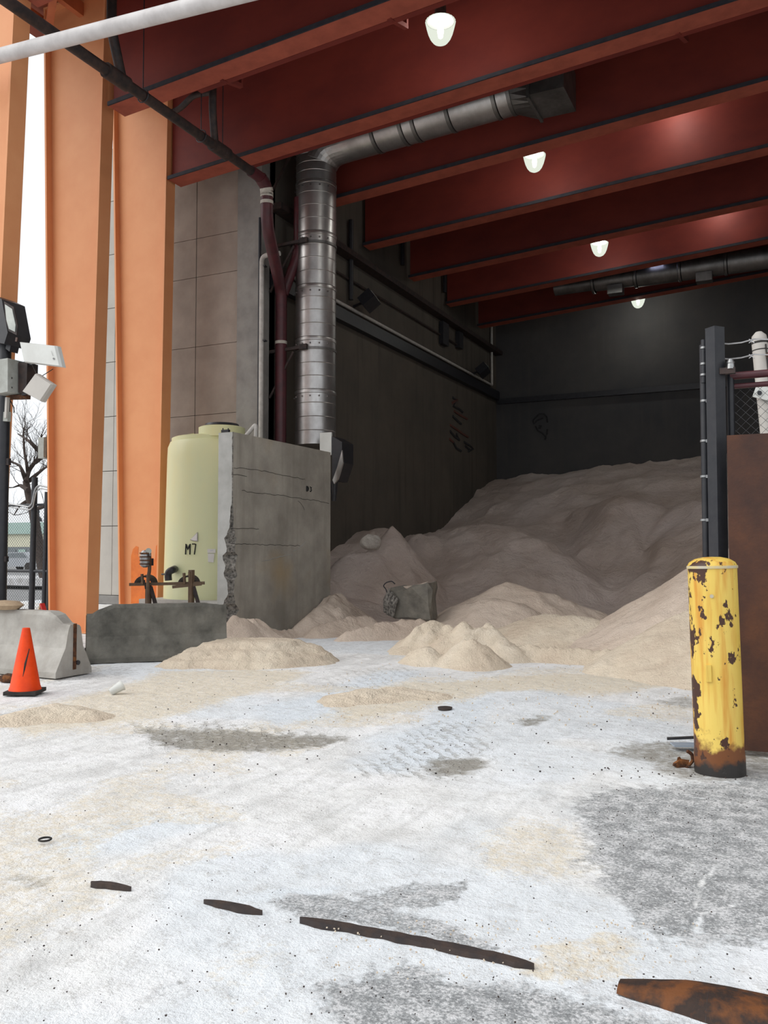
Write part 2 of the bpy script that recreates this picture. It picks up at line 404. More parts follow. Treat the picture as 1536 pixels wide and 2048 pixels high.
dirt = np.maximum(dirt, .6*patch([(1310,1395), (1400,1388), (1400,1412), (1330,1412)], .12, .2, 3, 12))
dirt = np.maximum(dirt, .5*patch([(0,1735), (110,1745), (150,1765), (60,1765), (0,1758)], .05, .08, 4, 13))
dirt = np.maximum(dirt, .5*patch([(-40,1425), (110,1412), (170,1432), (60,1450), (-40,1455)], .1, .15, 4, 14))
blue = .8*patch([(500,1412), (640,1380), (760,1342), (850,1340), (760,1390), (650,1440), (540,1445)], .22, .25, 1.5, 15)
blue = np.maximum(blue, .8*patch([(690,1540), (800,1460), (880,1395), (1010,1385), (1000,1440), (940,1505), (800,1545)], .22, .25, 1.5, 16))
blue = np.maximum(blue, .6*patch([(100,1660), (300,1625), (420,1640), (330,1690), (150,1700)], .15, .25, 2, 17))
blue = np.maximum(blue, .7*patch([(400,1800), (560,1760), (720,1745), (700,1775), (560,1800)], .08, .12, 3, 18))
blue = np.maximum(blue, .5*sstep(.02, .14, fbm(GX*.55, GY*.55, 4, 40)))
tan = .75*patch([(0,1430), (120,1400), (330,1340), (520,1335), (620,1345), (560,1375), (420,1420), (250,1445), (60,1475)], .25, .3, 1.5, 19)
tan = np.maximum(tan, .8*patch([(640,1400), (760,1370), (1000,1345), (1300,1340), (1400,1350), (1300,1385), (1020,1385), (820,1425), (690,1440)], .3, .35, 1.5, 20))
tan = np.maximum(tan, .55*patch([(950,1690), (1010,1640), (1150,1640), (1240,1730), (1130,1745), (1000,1735)], .15, .25, 2, 21))
tan = np.maximum(tan, .6*patch([(1040,1930), (1090,1880), (1220,1860), (1290,1895), (1240,1950), (1100,1960)], .06, .1, 5, 22))
tan = np.maximum(tan, .4*patch([(170,1745), (260,1700), (470,1670), (480,1700), (330,1745)], .08, .15, 4, 23))
tan = np.maximum(tan, .5*sstep(.03, .16, fbm(GX*.8+5, GY*.8, 4, 60)))
tread = np.maximum(patch([(250,1445), (430,1440), (740,1470), (640,1500), (300,1500)], .1, .1, 2, 30), patch([(690,1545), (860,1440), (960,1440), (1000,1520), (900,1560)], .12, .1, 2, 31))
tread = np.maximum(tread, .6*patch([(640,1372), (700,1335), (860,1335), (760,1372)], .1, .1, 2, 32))
GZ = .035*fbm(GX*1.3, GY*1.3, 4, 70)+.02*fbm(GX*7, GY*7, 3, 80)
GZ = GZ*(1-.7*asph)*np.where(GY > 1.5, 1, .3) - .012*dirt - .015
nx, ny = len(xs), len(ys)
idx = (np.arange(ny-1)[:, None]*nx+np.arange(nx-1)[None, :]).ravel()
def grid_mesh(name, X, Y, Z, mat, attrs=None, parent=None, keep=None):
    ny, nx = X.shape
    i0 = (np.arange(ny-1)[:, None]*nx+np.arange(nx-1)[None, :]).ravel()
    fc = np.stack([i0, i0+1, i0+nx+1, i0+nx], 1)
    if keep is not None:
        fc = fc[keep.ravel()]; used, inv = np.unique(fc, return_inverse=True); fc = inv.reshape(-1, 4)
    me = bpy.data.meshes.new(name)
    co = np.stack([X.ravel(), Y.ravel(), Z.ravel()], 1).astype(np.float32)
    if keep is not None: co = co[used]
    me.vertices.add(len(co)); me.vertices.foreach_set('co', co.ravel())
    me.loops.add(fc.size); me.loops.foreach_set('vertex_index', fc.ravel().astype(np.int32))
    me.polygons.add(len(fc)); me.polygons.foreach_set('loop_start', np.arange(0, fc.size, 4, dtype=np.int32))
    me.polygons.foreach_set('loop_total', np.full(len(fc), 4, np.int32))
    me.polygons.foreach_set('use_smooth', np.ones(len(fc), bool)); me.update(calc_edges=True)
    if attrs:
        for k, a in attrs.items():
            at_ = me.attributes.new(k, 'FLOAT', 'POINT'); at_.data.foreach_set('value', a.ravel().astype(np.float32))
    me.materials.append(mat)
    ob = bpy.data.objects.new(name, me); COL.objects.link(ob)
    if parent is not None: ob.parent = parent
    return ob
m, nt, b = new_mat('salted_floor')
v = coords(nt)
def attr(nm):
    a = nd(nt, 'ShaderNodeAttribute'); a.attribute_name = nm; return a.outputs['Fac']
n_big = noise(nt, v, 1.4, 6, .62, .4); n_mid = noise(nt, v, 9, 6, .68); n_fine = noise(nt, v, 60, 4, .7); n_grit = noise(nt, v, 170, 2, .6)
mps = nd(nt, 'ShaderNodeMapping'); mps.inputs['Rotation'].default_value = (0, 0, math.radians(-58)); mps.inputs['Scale'].default_value = (3.2, .55, 1)
tcs = nd(nt, 'ShaderNodeTexCoord'); ln(nt, tcs.outputs['Object'], mps.inputs[0])
n_str = noise(nt, mps.outputs[0], 1.6, 6, .65, .3)
n_spk = noise(nt, v, 24, 5, .7)
c = ramp(nt, n_big, [(.32, (.93, .93, .94)), (.5, (.88, .88, .875)), (.7, (.74, .735, .725))])
c = mixc(nt, ramp(nt, n_str, [(.48, (0, 0, 0)), (.68, (.6, .6, .6))]), c, (.62, .62, .61))
c = mixc(nt, mth(nt, 'MULTIPLY', attr('blue'), .9), c, (.74, .81, .88))
tm = mth(nt, 'ADD', attr('tan'), mth(nt, 'MULTIPLY', mth(nt, 'SUBTRACT', n_spk, .5), 1.6))
c = mixc(nt, ramp(nt, tm, [(.25, (0, 0, 0)), (.75, (.85, .85, .85))]), c, (.78, .69, .54))
c = mixc(nt, ramp(nt, mth(nt, 'ADD', mth(nt, 'MULTIPLY', n_mid, .6), mth(nt, 'MULTIPLY', n_fine, .5)), [(.56, (0, 0, 0)), (.72, (.55, .55, .55))]), c, (.48, .46, .43))
dm = mth(nt, 'ADD', attr('dirt'), mth(nt, 'ADD', mth(nt, 'MULTIPLY', mth(nt, 'SUBTRACT', n_mid, .5), 1.1), mth(nt, 'MULTIPLY', mth(nt, 'SUBTRACT', n_spk, .5), 1.0)))
c = mixc(nt, ramp(nt, dm, [(.3, (0, 0, 0)), (.85, (.85, .85, .85))]), c, (.27, .25, .21))
n_asp = ramp(nt, mth(nt, 'ADD', mth(nt, 'MULTIPLY', n_fine, .6), mth(nt, 'MULTIPLY', n_mid, .5)), [(.40, (.17, .175, .18)), (.53, (.31, .32, .325)), (.64, (.70, .70, .71))])
am = mth(nt, 'ADD', attr('asph'), mth(nt, 'ADD', mth(nt, 'MULTIPLY', mth(nt, 'SUBTRACT', n_mid, .5), 1.4), mth(nt, 'MULTIPLY', mth(nt, 'SUBTRACT', n_spk, .5), 1.2)))
c = mixc(nt, ramp(nt, am, [(.28, (0, 0, 0)), (.62, (.95, .95, .95))]), c, n_asp)
n_fl = noise(nt, v, 95, 3, .6)
c = mixc(nt, mth(nt, 'MULTIPLY', ramp(nt, n_fl, [(.58, (0, 0, 0)), (.66, (.8, .8, .8))]), attr('asph')), c, (.82, .82, .83))
c = mixc(nt, ramp(nt, n_grit, [(.66, (0, 0, 0)), (.74, (.6, .6, .6))]), c, (.16, .14, .12))
# tyre tread imprint
wv = nd(nt, 'ShaderNodeTexWave'); wv.bands_direction = 'X'; wv.inputs['Scale'].default_value = 2.6; wv.inputs['Distortion'].default_value = 5; wv.inputs['Detail'].default_value = 3; wv.inputs['Detail Scale'].default_value = 6
mp = nd(nt, 'ShaderNodeMapping'); mp.inputs['Rotation'].default_value = (0, 0, math.radians(-42)); tcn = nd(nt, 'ShaderNodeTexCoord'); ln(nt, tcn.outputs['Object'], mp.inputs[0]); ln(nt, mp.outputs[0], wv.inputs[0])
tr_ = mth(nt, 'MULTIPLY', attr('tread'), ramp(nt, wv.outputs['Fac'], [(.60, (0, 0, 0)), (.78, (1, 1, 1))]))
tr_ = mth(nt, 'MULTIPLY', tr_, ramp(nt, n_mid, [(.4, (0, 0, 0)), (.55, (1, 1, 1))]))
c = mixc(nt, mth(nt, 'MULTIPLY', tr_, .4), c, (.36, .34, .30))
ln(nt, c, b.inputs['Base Color']); b.inputs['Roughness'].default_value = .9; b.inputs['Specular IOR Level'].default_value = .25
h = mth(nt, 'ADD', mth(nt, 'ADD', mth(nt, 'MULTIPLY', n_mid, 1.0), mth(nt, 'MULTIPLY', n_fine, .3)), mth(nt, 'MULTIPLY', tr_, -.5))
h = mth(nt, 'ADD', h, mth(nt, 'MULTIPLY', n_str, .25))
bump(nt, b, h, .7, .04)
M['floor'] = m
fl = grid_mesh('floor', GX, GY, GZ, M['floor'], dict(asph=asph, dirt=dirt, blue=blue, tan=tan, tread=tread)); tag(fl, kind='structure')
fl['label'] = 'concrete yard floor dusted with white road salt'
# the ground beyond the yard
g2 = struct('floor_yard_outer', MB().box((-30, 40, -.12), (160, 170, .1)), M['asphalt'])

# ---------------------------------------------------------------- bay walls
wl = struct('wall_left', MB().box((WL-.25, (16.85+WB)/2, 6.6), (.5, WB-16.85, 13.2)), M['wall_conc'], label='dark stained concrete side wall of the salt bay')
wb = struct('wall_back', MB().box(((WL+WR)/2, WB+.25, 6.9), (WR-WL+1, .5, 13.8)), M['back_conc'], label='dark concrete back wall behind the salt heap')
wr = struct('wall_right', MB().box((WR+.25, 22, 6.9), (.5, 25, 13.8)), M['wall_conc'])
# dark ledge strips: a black band along the left and back wall, and the beam seat
def on_left(px, py, off=0): return at(px, py, X=WL+off)
z1 = (on_left(672, 622).z+on_left(974, 790).z)/2
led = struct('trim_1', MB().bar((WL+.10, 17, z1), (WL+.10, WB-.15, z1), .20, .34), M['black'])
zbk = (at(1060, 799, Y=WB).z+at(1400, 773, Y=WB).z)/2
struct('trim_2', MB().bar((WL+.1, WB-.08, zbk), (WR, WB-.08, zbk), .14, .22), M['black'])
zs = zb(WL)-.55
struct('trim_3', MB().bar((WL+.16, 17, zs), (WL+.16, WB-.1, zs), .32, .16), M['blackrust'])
# graffiti: thin flat brush strokes lying on the walls
def strokes(name, lines, plane, mat, parent, r=.03):
    mb = MB()
    for l in lines:
        pts = [at(px, py, **plane) for px, py in l]
        mb.tube(pts, r, 5, True, False)
    return mb.build(name, mat, parent)
PLB = dict(Y=WB-.01); PLL = dict(X=WL+.01)
strokes('graffiti', [[(1066,841), (1070,836), (1079,828), (1088,828), (1094,834), (1095,845)], [(1066,841), (1068,848), (1073,842), (1080,838), (1087,836)], [(1071,852), (1076,862), (1084,866), (1092,874), (1094,868), (1095,858)], [(1078,852), (1083,852), (1082,856), (1077,856)], [(1092,874), (1090,880)]], PLB, M['graf_black'], wb, .035)
strokes('graffiti', [[(905,795), (912,800), (906,812), (918,818), (925,824)], [(905,832), (915,842), (922,848)], [(900,862), (908,872), (918,880), (912,868)], [(906,884), (912,896), (922,902)], [(928,884), (938,890), (946,898), (936,903)], [(930,892), (940,900)]], PLL, M['graf_black'], wl, .05)
strokes('graffiti', [[(908,822), (920,830), (934,838)], [(900,850), (912,858), (926,868), (936,874)], [(899,878), (906,884)], [(904,806), (914,800)]], PLL, M['graf_red'], wl, .05)

# ---------------------------------------------------------------- precast panels beside the bay (front left) and the far annex
PY = 16.8
pw = struct('wall_front', MB().box(((-15.2+WL)/2, PY+.25, 6.6), (WL+15.2, .36, 13.2)), M['joint'], label='precast panel wall behind the pale tank')
x_a, x_b, x_c, x_d = -15.2, at(392, 600, Y=PY).x, at(481, 600, Y=PY).x, WL
zr = [0.0, 1.05] + [at(345, q, Y=PY).z for q in (1109, 972, 835, 700, 563, 487)][1:] + [13.2]
zr = sorted(z for z in zr)
for (xa, xb) in ((x_a, x_b), (x_b, x_c)):
    for i in range(len(zr)-1):
        MB().box(((xa+xb)/2, PY+.06, (zr[i]+zr[i+1])/2), (xb-xa-.025, .12, zr[i+1]-zr[i]-.012)).build('panel', M['panel'], pw)
MB().box(((x_c+x_d)/2+.02, PY+.0, 6.6), (x_d-x_c, .34, 13.2)).build('pilaster', M['pilaster'], pw)
AY = 19.6
an = struct('wall_annex', MB().box((-17.4, AY+.3, 6.5), (5.5, .4, 13.2)), M['joint_pale'], label='pale precast wall seen between the orange columns')
zq = [.25]+[at(225, q, Y=AY).z for q in (1052, 942)]; dz = zq[2]-zq[1]
while zq[-1] < 13: zq.append(zq[-1]+dz)
xq = at(226, 1000, Y=AY).x
xe = [-20.1, xq, xq+1.7, xq+3.4, -14.7]
for i in range(4):
    if xe[i+1]-xe[i] < .1: continue
    for k in range(len(zq)-1):
        MB().box(((xe[i]+xe[i+1])/2, AY+.05, (zq[k]+zq[k+1])/2), (xe[i+1]-xe[i]-.018, .12, zq[k+1]-zq[k]-.02)).build('panel', M['panel_pale'], an)
MB().box((-17.4, AY+.02, .12), (5.5, .2, .25)).build('plinth', M['pilaster'], an)

# ---------------------------------------------------------------- roof
RX0, RX1 = -14.7, WR+.6
y0, y1 = BY[0]-.35, WB+.5
vs = []
for y in (y0, y1):
    for x in (RX0, RX1):
        for dz in (0, .18): vs.append((x, y, zb(x)+BD+.16+dz))
rf = MB().add(vs, [(0,1,3,2), (4,6,7,5), (0,4,5,1), (2,3,7,6), (0,2,6,4), (1,5,7,3)])
roof = struct('ceiling', rf, M['roof'], label='red roof deck over the frames')

# roof frames: each beam is one thing
ordn = ['foremost, at the roof front above the picture', 'nearest in view, crossing the top left corner', 'that the silver duct disappears behind', 'just below the horizontal silver duct', 'right behind the second hanging lamp', 'between the second and third hanging lamps', 'right behind the third hanging lamp', 'farthest back, close to the dark back wall']
for i, y in enumerate(BY):
    xl = {0: -10.9, 1: -12.0, 2: -13.05}.get(i, WL+.12)
    t = thing('roof_beam', (xl, y, zb(xl)), 'red steel roof beam ' + ordn[i], 'beam', 'roof beams over the bay')
    def sl(za, zc, wy, yo=0):
        vv = []
        for yy in (y+yo-wy/2, y+yo+wy/2):
            for x in (xl, WR):
                vv += [(x, yy, zb(x)+za), (x, yy, zb(x)+zc)]
        return MB().add(vv, [(0,1,3,2), (4,6,7,5), (0,4,5,1), (2,3,7,6), (0,2,6,4), (1,5,7,3)])
    sl(.05, BD-.04, .03).build('web', M['beam'], t)
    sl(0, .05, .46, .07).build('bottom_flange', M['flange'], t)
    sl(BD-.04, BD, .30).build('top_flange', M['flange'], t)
    sl(-.004, .075, .03, -.175).build('edge_strip', M['edge'], t)
    for xx in np.arange(xl+2.6, WR, 5.2):
        MB().box((xx, y+.08, zb(xx)+BD/2), (.03, .13, BD-.1)).build('stiffener', M['beam'], t)
    # kicker braces below the deck on the far side of the flange
    for xx in ((-9.6, -6.1) if i == 1 else (-1.75,) if i == 2 else ()):
        MB().bar((xx, y+.25, zb(xx)+.02), (xx+.1, y+.75, zb(xx)+.10), .08, .08).bar((xx+.1, y+.75, zb(xx)+.08), (xx+.1, y+.75, zb(xx)+.75), .06, .06).build('kicker_brace', M['beam'], t)
    if i in (1, 2):
        MB().add([(x, y+.31+dy, zb(x)+dzz) for dy in (0, .12) for x in (xl+1.8, WR) for dzz in (.0, .07)], [(0,1,3,2), (4,6,7,5), (0,4,5,1), (2,3,7,6), (0,2,6,4), (1,5,7,3)]).build('brace_angle', M['beam'], t)
# purlins and cross braces under the deck between the front frames
def pz(x): return zb(x)+BD-.12
for k, xx in enumerate((-13.9, -12.9, -11.7, -10.4, -9.0)):
    o = MB().bar((xx, BY[0], pz(xx)), (xx, BY[1], pz(xx)), .12, .28).build('roof_purlin', M['brace'])
    tag(o, 'orange roof purlin between the two front beams, %s from the outer edge' % ('first', 'second', 'third', 'fourth', 'fifth')[k], 'purlin', 'purlins under the front roof strip')
for k, (a, c_) in enumerate((((-13.6, BY[0]+.3), (-10.2, BY[1]-.2)), ((-13.6, BY[1]-.2), (-10.2, BY[0]+.3)))):
    o = MB().bar((a[0], a[1], pz(a[0])-.24), (c_[0], c_[1], pz(c_[0])-.24), .14, .10).build('roof_brace', M['brace'])
    tag(o, 'orange diagonal roof brace at the top left running %s' % ('away from the outer edge', 'toward the outer edge')[k], 'brace', 'diagonal braces under the front roof strip')

# ---------------------------------------------------------------- tapered orange columns
def column(y, tl, tr, bl, br, ztop, label, b=.32, tf=.045):
    cx = (bl+br)/2
    t = thing('steel_column', (cx, y, 0), label, 'column', 'tapered orange columns')
    q = [Vector((bl, 0, 0)), Vector((br, 0, 0)), Vector((tr, 0, ztop)), Vector((tl, 0, ztop))]
    MB().prism(q, (0, y-.012, 0), (0, y+.012, 0)).build('web', M['col'], t)
    for (x0, x1, s) in ((bl, tl, -1), (br, tr, 1)):
        MB().prism([Vector((x0, 0, 0)), Vector((x0+s*tf, 0, 0)), Vector((x1+s*tf, 0, ztop)), Vector((x1, 0, ztop))], (0, y-b/2, 0), (0, y+b/2, 0)).build('flange', M['col'], t)
    MB().box((cx, y, .015), (br-bl+.3, b+.2, .03)).build('base_plate', M['col'], t)
    MB().box(((tl+tr)/2, y, ztop+.02), (tr-tl+.1, b, .04)).build('cap_plate', M['col'], t)
    return t
def colx(px, y, py=1100): return at(px, py, Y=y).x
yA, yB, yC = BY[0], BY[1], BY[2]
cA = column(yA, colx(34, yA, 260)-1.75, colx(34, yA, 260)+.12, colx(-14, yA)-.9, colx(-14, yA), zb(-11)+BD, 'tapered orange steel column at the left picture edge behind the floodlight pole')
cB = column(yB, colx(99, yB, 220), colx(216, yB, 220), colx(114, yB, 1200), colx(181, yB, 1200), zb(-12)+BD, 'tapered orange steel column in the gap between the two barriers')
cC = column(yC, colx(234, yC, 380), colx(340, yC, 380), colx(251, yC, 1200), colx(321, yC, 1200), zb(-13)+BD, 'tapered orange steel column beside the pale yellow tank')
# repainted patch on the foot of the third column
yp = yC-.017
pp = [(262,1207), (262,1112), (266,1098), (272,1092), (277,1094), (276,1112), (284,1120), (297,1124), (300,1112), (310,1120), (312,1092), (318,1085), (318,1207)]
MB().prism([at(x, y_, Y=yp) for x, y_ in pp], (0, 0, 0), (0, .004, 0)).build('paint_patch', M['patch'], cC)

# ================================================================== SALT
HEAPS = []
def seg_points(pts, step=.12):
    out = []
    for a, b_ in zip(pts[:-1], pts[1:]):
        a = Vector(a); b_ = Vector(b_); n = max(1, int((b_-a).length/step))
        out += [a+(b_-a)*k/n for k in range(n)]
    out.append(Vector(pts[-1])); return out
def ridge_heap(name, ridges, bbox, res, mat, label, slope=.62, amp=.10, fr=1.6, s=0, soft=.05, cat='salt pile', extra=None, lumps=0.0):
    """granular heap: every ridge point sheds salt at its angle of repose"""
    X, Y = np.meshgrid(np.arange(bbox[0], bbox[1]+res, res), np.arange(bbox[2], bbox[3]+res, res))
    wx = X+.25*fbm(X*1.1, Y*1.1, 3, s+5); wy = Y+.25*fbm(X*1.1, Y*1.1, 3, s+9)
    Z = np.full(X.shape, -3.0)
    for r in ridges:
        sl = r[1] if isinstance(r[1], (int, float)) else slope
        pts = r[0] if isinstance(r[1], (int, float)) else r
        for p in seg_points(pts):
            h = p.z - sl*(np.sqrt((wx-p.x)**2+(wy-p.y)**2+soft**2)-soft)
            Z = np.maximum(Z, h)
    lift = np.clip(Z/(.4 if amp > .03 else .03), 0, 1)
    Z = Z + lift*(amp*2*fbm(X*fr, Y*fr, 5, s+30)) + lift*.04*fbm(X*8, Y*8, 3, s+50)
    if lumps: Z = Z + lift*lumps*np.abs(fbm(X*3.2, Y*3.2, 4, s+70))*2
    if extra: Z = extra(X, Y, Z)
    Z = np.maximum(Z, -.12)
    HEAPS.append(dict(name=name, X=X, Y=Y, Z=Z, mat=mat, label=label, cat=cat))
def rbf(pts, X, Y):
    P = np.array([[p[0], p[1]] for p in pts]); z = np.array([p[2] for p in pts]); n = len(P)
    d = np.hypot(P[:, None, 0]-P[None, :, 0], P[:, None, 1]-P[None, :, 1])
    A = np.zeros((n+3, n+3)); A[:n, :n] = d + 1e-6*np.eye(n); A[:n, n] = 1; A[:n, n+1:] = P; A[n, :n] = 1; A[n+1:, :n] = P.T
    wgt = np.linalg.solve(A, np.concatenate([z, [0, 0, 0]]))
    Z = wgt[n]+wgt[n+1]*X+wgt[n+2]*Y
    for i in range(n): Z = Z+wgt[i]*np.hypot(X-P[i, 0], Y-P[i, 1])
    return Z
cp = []
def c_(px, py, **k): p = at(px, py, **k); cp.append((p.x, p.y, p.z))
# along the back wall and the left wall
for q in ((1012,960), (1060,947), (1120,946), (1150,936), (1210,928), (1260,920), (1300,926), (1350,918), (1400,912), (1480,904), (1560,896), (1640,892)): c_(*q, Y=WB-.05)
for q in ((980,968), (950,985), (925,1012), (898,1040), (872,1062), (845,1072)): c_(*q, X=WL+.05)
# bench lip
for px, py, y in ((1120,985,30.5), (1165,1011,28.6), (1205,1002,28.3), (1250,998,28), (1300,1008,27.6), (1345,1018,27.4), (1375,1014,27), (1400,1008,26.6), (1480,1000,26), (1560,990,25.6), (1050,1010,29.5), (1000,1015,29)): c_(px, py, Y=y)
# the face under the lip and the basin
for px, py, y in ((1160,1060,27.2), (1150,1120,25.4), (1165,1170,23.6), (1200,1205,22.3), (1225,1222,21.2), (1250,1060,26.4), (1255,1130,24.4), (1265,1190,22.4), (1320,1070,25.6), (1330,1130,23.6), (1330,1190,21.8), (1390,1060,24.6), (1400,1120,22.6), (1490,1060,23.4), (1490,1140,21), (1180,1228,20.4), (1100,1215,20.8), (1000,1212,20.4), (900,1215,20), (820,1220,19.6)): c_(px, py, Y=y)
# left bulge in front of the side wall
for px, py, y in ((870,1072,25.6), (905,1062,25.2), (960,1052,25), (1005,1058,24.6), (1050,1076,24.2), (1095,1102,23.7), (1125,1135,23.2), (860,1120,23.4), (900,1110,23.4), (960,1102,23.2), (1020,1115,22.9), (1070,1145,22.6), (1105,1175,22.2), (870,1160,21.8), (940,1160,21.6), (1010,1170,21.4), (1060,1192,21.2), (930,1062,26.6), (1000,1050,26.6), (1060,1068,26.2)): c_(px, py, Y=y)
# left flank behind the partition
for px, py, y in ((812,1094,22.6), (782,1060,21.6), (778,1062,21.0), (745,1102,20.4), (700,1104,20.2), (668,1114,19.8), (690,1150,19.0), (740,1150,19.6), (800,1140,20.4), (840,1130,22.0), (700,1200,18.0), (760,1200,18.6), (820,1190,19.6), (660,1180,18.2), (640,1225,17.2), (690,1236,16.6), (760,1245,16.6)): c_(px, py, Y=y)
for x in (-11, -8, -5, -2, 1, 4): cp.append((x, 14.2, -.35))
cp += [(4, 33.5, 5.9), (4, 26, 3.6), (4, 21, 1.0), (4, 18, -.2)]
res = .085
X, Y = np.meshgrid(np.arange(WL+.005, 4.05, res), np.arange(14.4, WB-.004, res))
wx = X+.5*fbm(X*.8, Y*.8, 4, 5); wy = Y+.5*fbm(X*.8, Y*.8, 4, 11)
edge = np.clip((X-WL)/.6, 0, 1)*np.clip((WB-Y)/.6, 0, 1)
Z = rbf(cp, X*(1-edge)+wx*edge, Y*(1-edge)+wy*edge)
lift = np.clip(Z/.4, 0, 1)
# bulges, ribs and lips that stand out of the heap
def ridge_field(X, Y, ridges):
    Zr = np.full(X.shape, -3.0)
    for pts, sl, soft in ridges:
        for q_ in seg_points(pts, .2): Zr = np.maximum(Zr, q_.z-sl*(np.sqrt((X-q_.x)**2+(Y-q_.y)**2+soft**2)-soft))
    return Zr
def A(*l): return [at(px, py, Y=y_) for px, py, y_ in l]
RD = [(A((880,1066,24.9), (905,1060,24.7), (960,1050,24.4), (1005,1057,24.2), (1050,1075,23.8), (1095,1103,23.3), (1122,1138,22.8)), 1.0, .7),
      (A((895,1100,23.4), (960,1090,23.2), (1030,1102,22.9), (1075,1130,22.6)), .9, .6),
      (A((838,1066,23.4), (860,1070,23.6)), 1.2, .2),
      (A((1165,1014,27.9), (1205,1001,27.4), (1250,997,26.9), (1262,1040,25.9), (1266,1100,24.8), (1258,1160,23.5)), 1.5, .35),
      (A((1250,997,26.9), (1300,1006,26.8), (1345,1017,26.7), (1375,1011,26.2), (1420,1004,25.8), (1500,996,25.2)), 1.0, .4),
      (A((1375,1011,26.2), (1352,1060,25.0), (1325,1110,23.9), (1300,1160,22.7)), 1.3, .3),
      (A((1130,1130,23.9), (1150,1165,23.0), (1165,1190,22.2)), 1.3, .15),
      (A((1080,990,29.5), (1130,975,30.0), (1160,985,29.4)), 1.0, .4)]
wX = X+.35*fbm(X*.9, Y*.9, 4, 71); wY = Y+.35*fbm(X*.9, Y*.9, 4, 75)
Zr = ridge_field(wX, wY, RD)
k_ = .12; mxz = np.maximum(Z, Zr); Z = mxz + k_*np.exp(-np.abs(Z-Zr)/k_)*.5
rid = 1-2*np.abs(fbm((X+.3*Y)*.5, Y*.5, 3, 33))/.5
Z = Z + lift*(.22*fbm(X*.7, Y*.7, 4, 21) + .14*(np.clip(rid, 0, 1)**3-.45))
ter = 1.1; q = (Z+1.0*fbm(X*.35, Y*.35, 3, 51))/ter; fr_ = q-np.floor(q)
Z = np.where(Z > .3, Z+.14*ter*(sstep(.35, .6, fr_)-fr_), Z)
Z = Z + lift*.10*np.abs(fbm(X*2.3, Y*2.3, 4, 61))
Z = Z+lift*.05*fbm(X*6, Y*6, 3, 44)
Z = np.maximum(Z, -.12)
HEAPS.append(dict(name='salt_heap', X=X, Y=Y, Z=Z, mat=M['salt_back'], label='huge pinkish grey road salt heap banked against the back wall', cat='salt heap'))
def heap_z(x, y):
    i = int(np.clip(round((y-14.4)/res), 0, X.shape[0]-1)); k = int(np.clip(round((x-WL+.02)/res), 0, X.shape[1]-1)); return float(Z[i, k])
HX, HZ, HRES = X, Z, res

# sharp peak in front of the side wall
pk = [at(780, 1050, Y=20.6), at(800, 1098, Y=20.3), at(828, 1160, Y=19.6)]
ridge_heap('salt_cone', [(pk, 1.15), ([at(700, 1104, Y=19.4), at(748, 1099, Y=19.8)], .95)], (-11.15, -7.6, 17.2, 22.4), .06, M['salt_back'], 'sharp pointed salt cone against the left bay wall', 1.1, .10, 1.6, 3, .02)
# central mound
ridge_heap('salt_mound', [[at(905, 1222, Y=17.6), at(960, 1194, Y=17.4), at(1015, 1173, Y=17.2), at(1060, 1182, Y=17.2), at(1100, 1194, Y=17.4), at(1150, 1212, Y=17.6), at(1215, 1232, Y=17.6)], [at(930, 1215, Y=16.4), at(975, 1204, Y=16.2), at(1030, 1210, Y=16.2)]], (-11, -2, 14, 20.5), .06, M['salt_tan'], 'rounded tan salt mound in the middle of the bay', .55, .12, 1.3, 7, .2, lumps=.08)
# pale front ridge
ridge_heap('salt_mound', [[at(1035, 1248, Y=15.2), at(1075, 1232, Y=14.9), at(1112, 1226, Y=14.7), at(1160, 1232, Y=14.5), at(1215, 1246, Y=14.2), at(1270, 1258, Y=13.9), at(1320, 1272, Y=13.6)]], (-8.5, -1.2, 11.2, 17.5), .05, M['salt_front'], 'long pale salt ridge in front of the middle mound', .50, .07, 1.7, 11, .25)
# lumpy heap at the front edge
ridge_heap('salt_mound', [[at(800, 1306, Y=12.0), at(835, 1270, Y=12.4), at(868, 1243, Y=12.7), at(890, 1252, Y=12.7)], [at(905, 1268, Y=12.2), at(930, 1258, Y=12.3), at(975, 1262, Y=12.5), at(1010, 1285, Y=12.2)], [at(925, 1288, Y=11.4), at(945, 1283, Y=11.4)], [at(830, 1306, Y=11.3), at(850, 1298, Y=11.3)], [at(1010, 1290, Y=12.4), at(1090, 1296, Y=12.4), at(1200, 1302, Y=12.4), at(1290, 1305, Y=12)]], (-8.2, -2, 10, 14.5), .04, M['salt_front'], 'lumpy cream salt heap nearest the open floor', .70, .10, 2.2, 15, .05, lumps=.22)
# right hand heaps
ridge_heap('salt_mound', [[at(1225, 1240, Y=16.6), at(1290, 1206, Y=16.0), at(1350, 1172, Y=15.4), at(1400, 1142, Y=15.0), at(1480, 1096, Y=14.6), at(1560, 1060, Y=14.4)]], (-6.5, 4, 11, 20), .07, M['salt_tan'], 'tall tan salt slope rising behind the yellow bollard', .62, .08, 1.2, 19, .25)
ridge_heap('salt_mound', [[at(1235, 1322, Y=11.5), at(1290, 1290, Y=11.9), at(1345, 1248, Y=12.2), at(1400, 1216, Y=12.3), at(1490, 1180, Y=12.4), at(1560, 1160, Y=12.4)]], (-5.5, 4, 9.4, 15.5), .05, M['salt_front'], 'cream salt heap at the right just behind the bollard', .62, .06, 1.6, 23, .2)
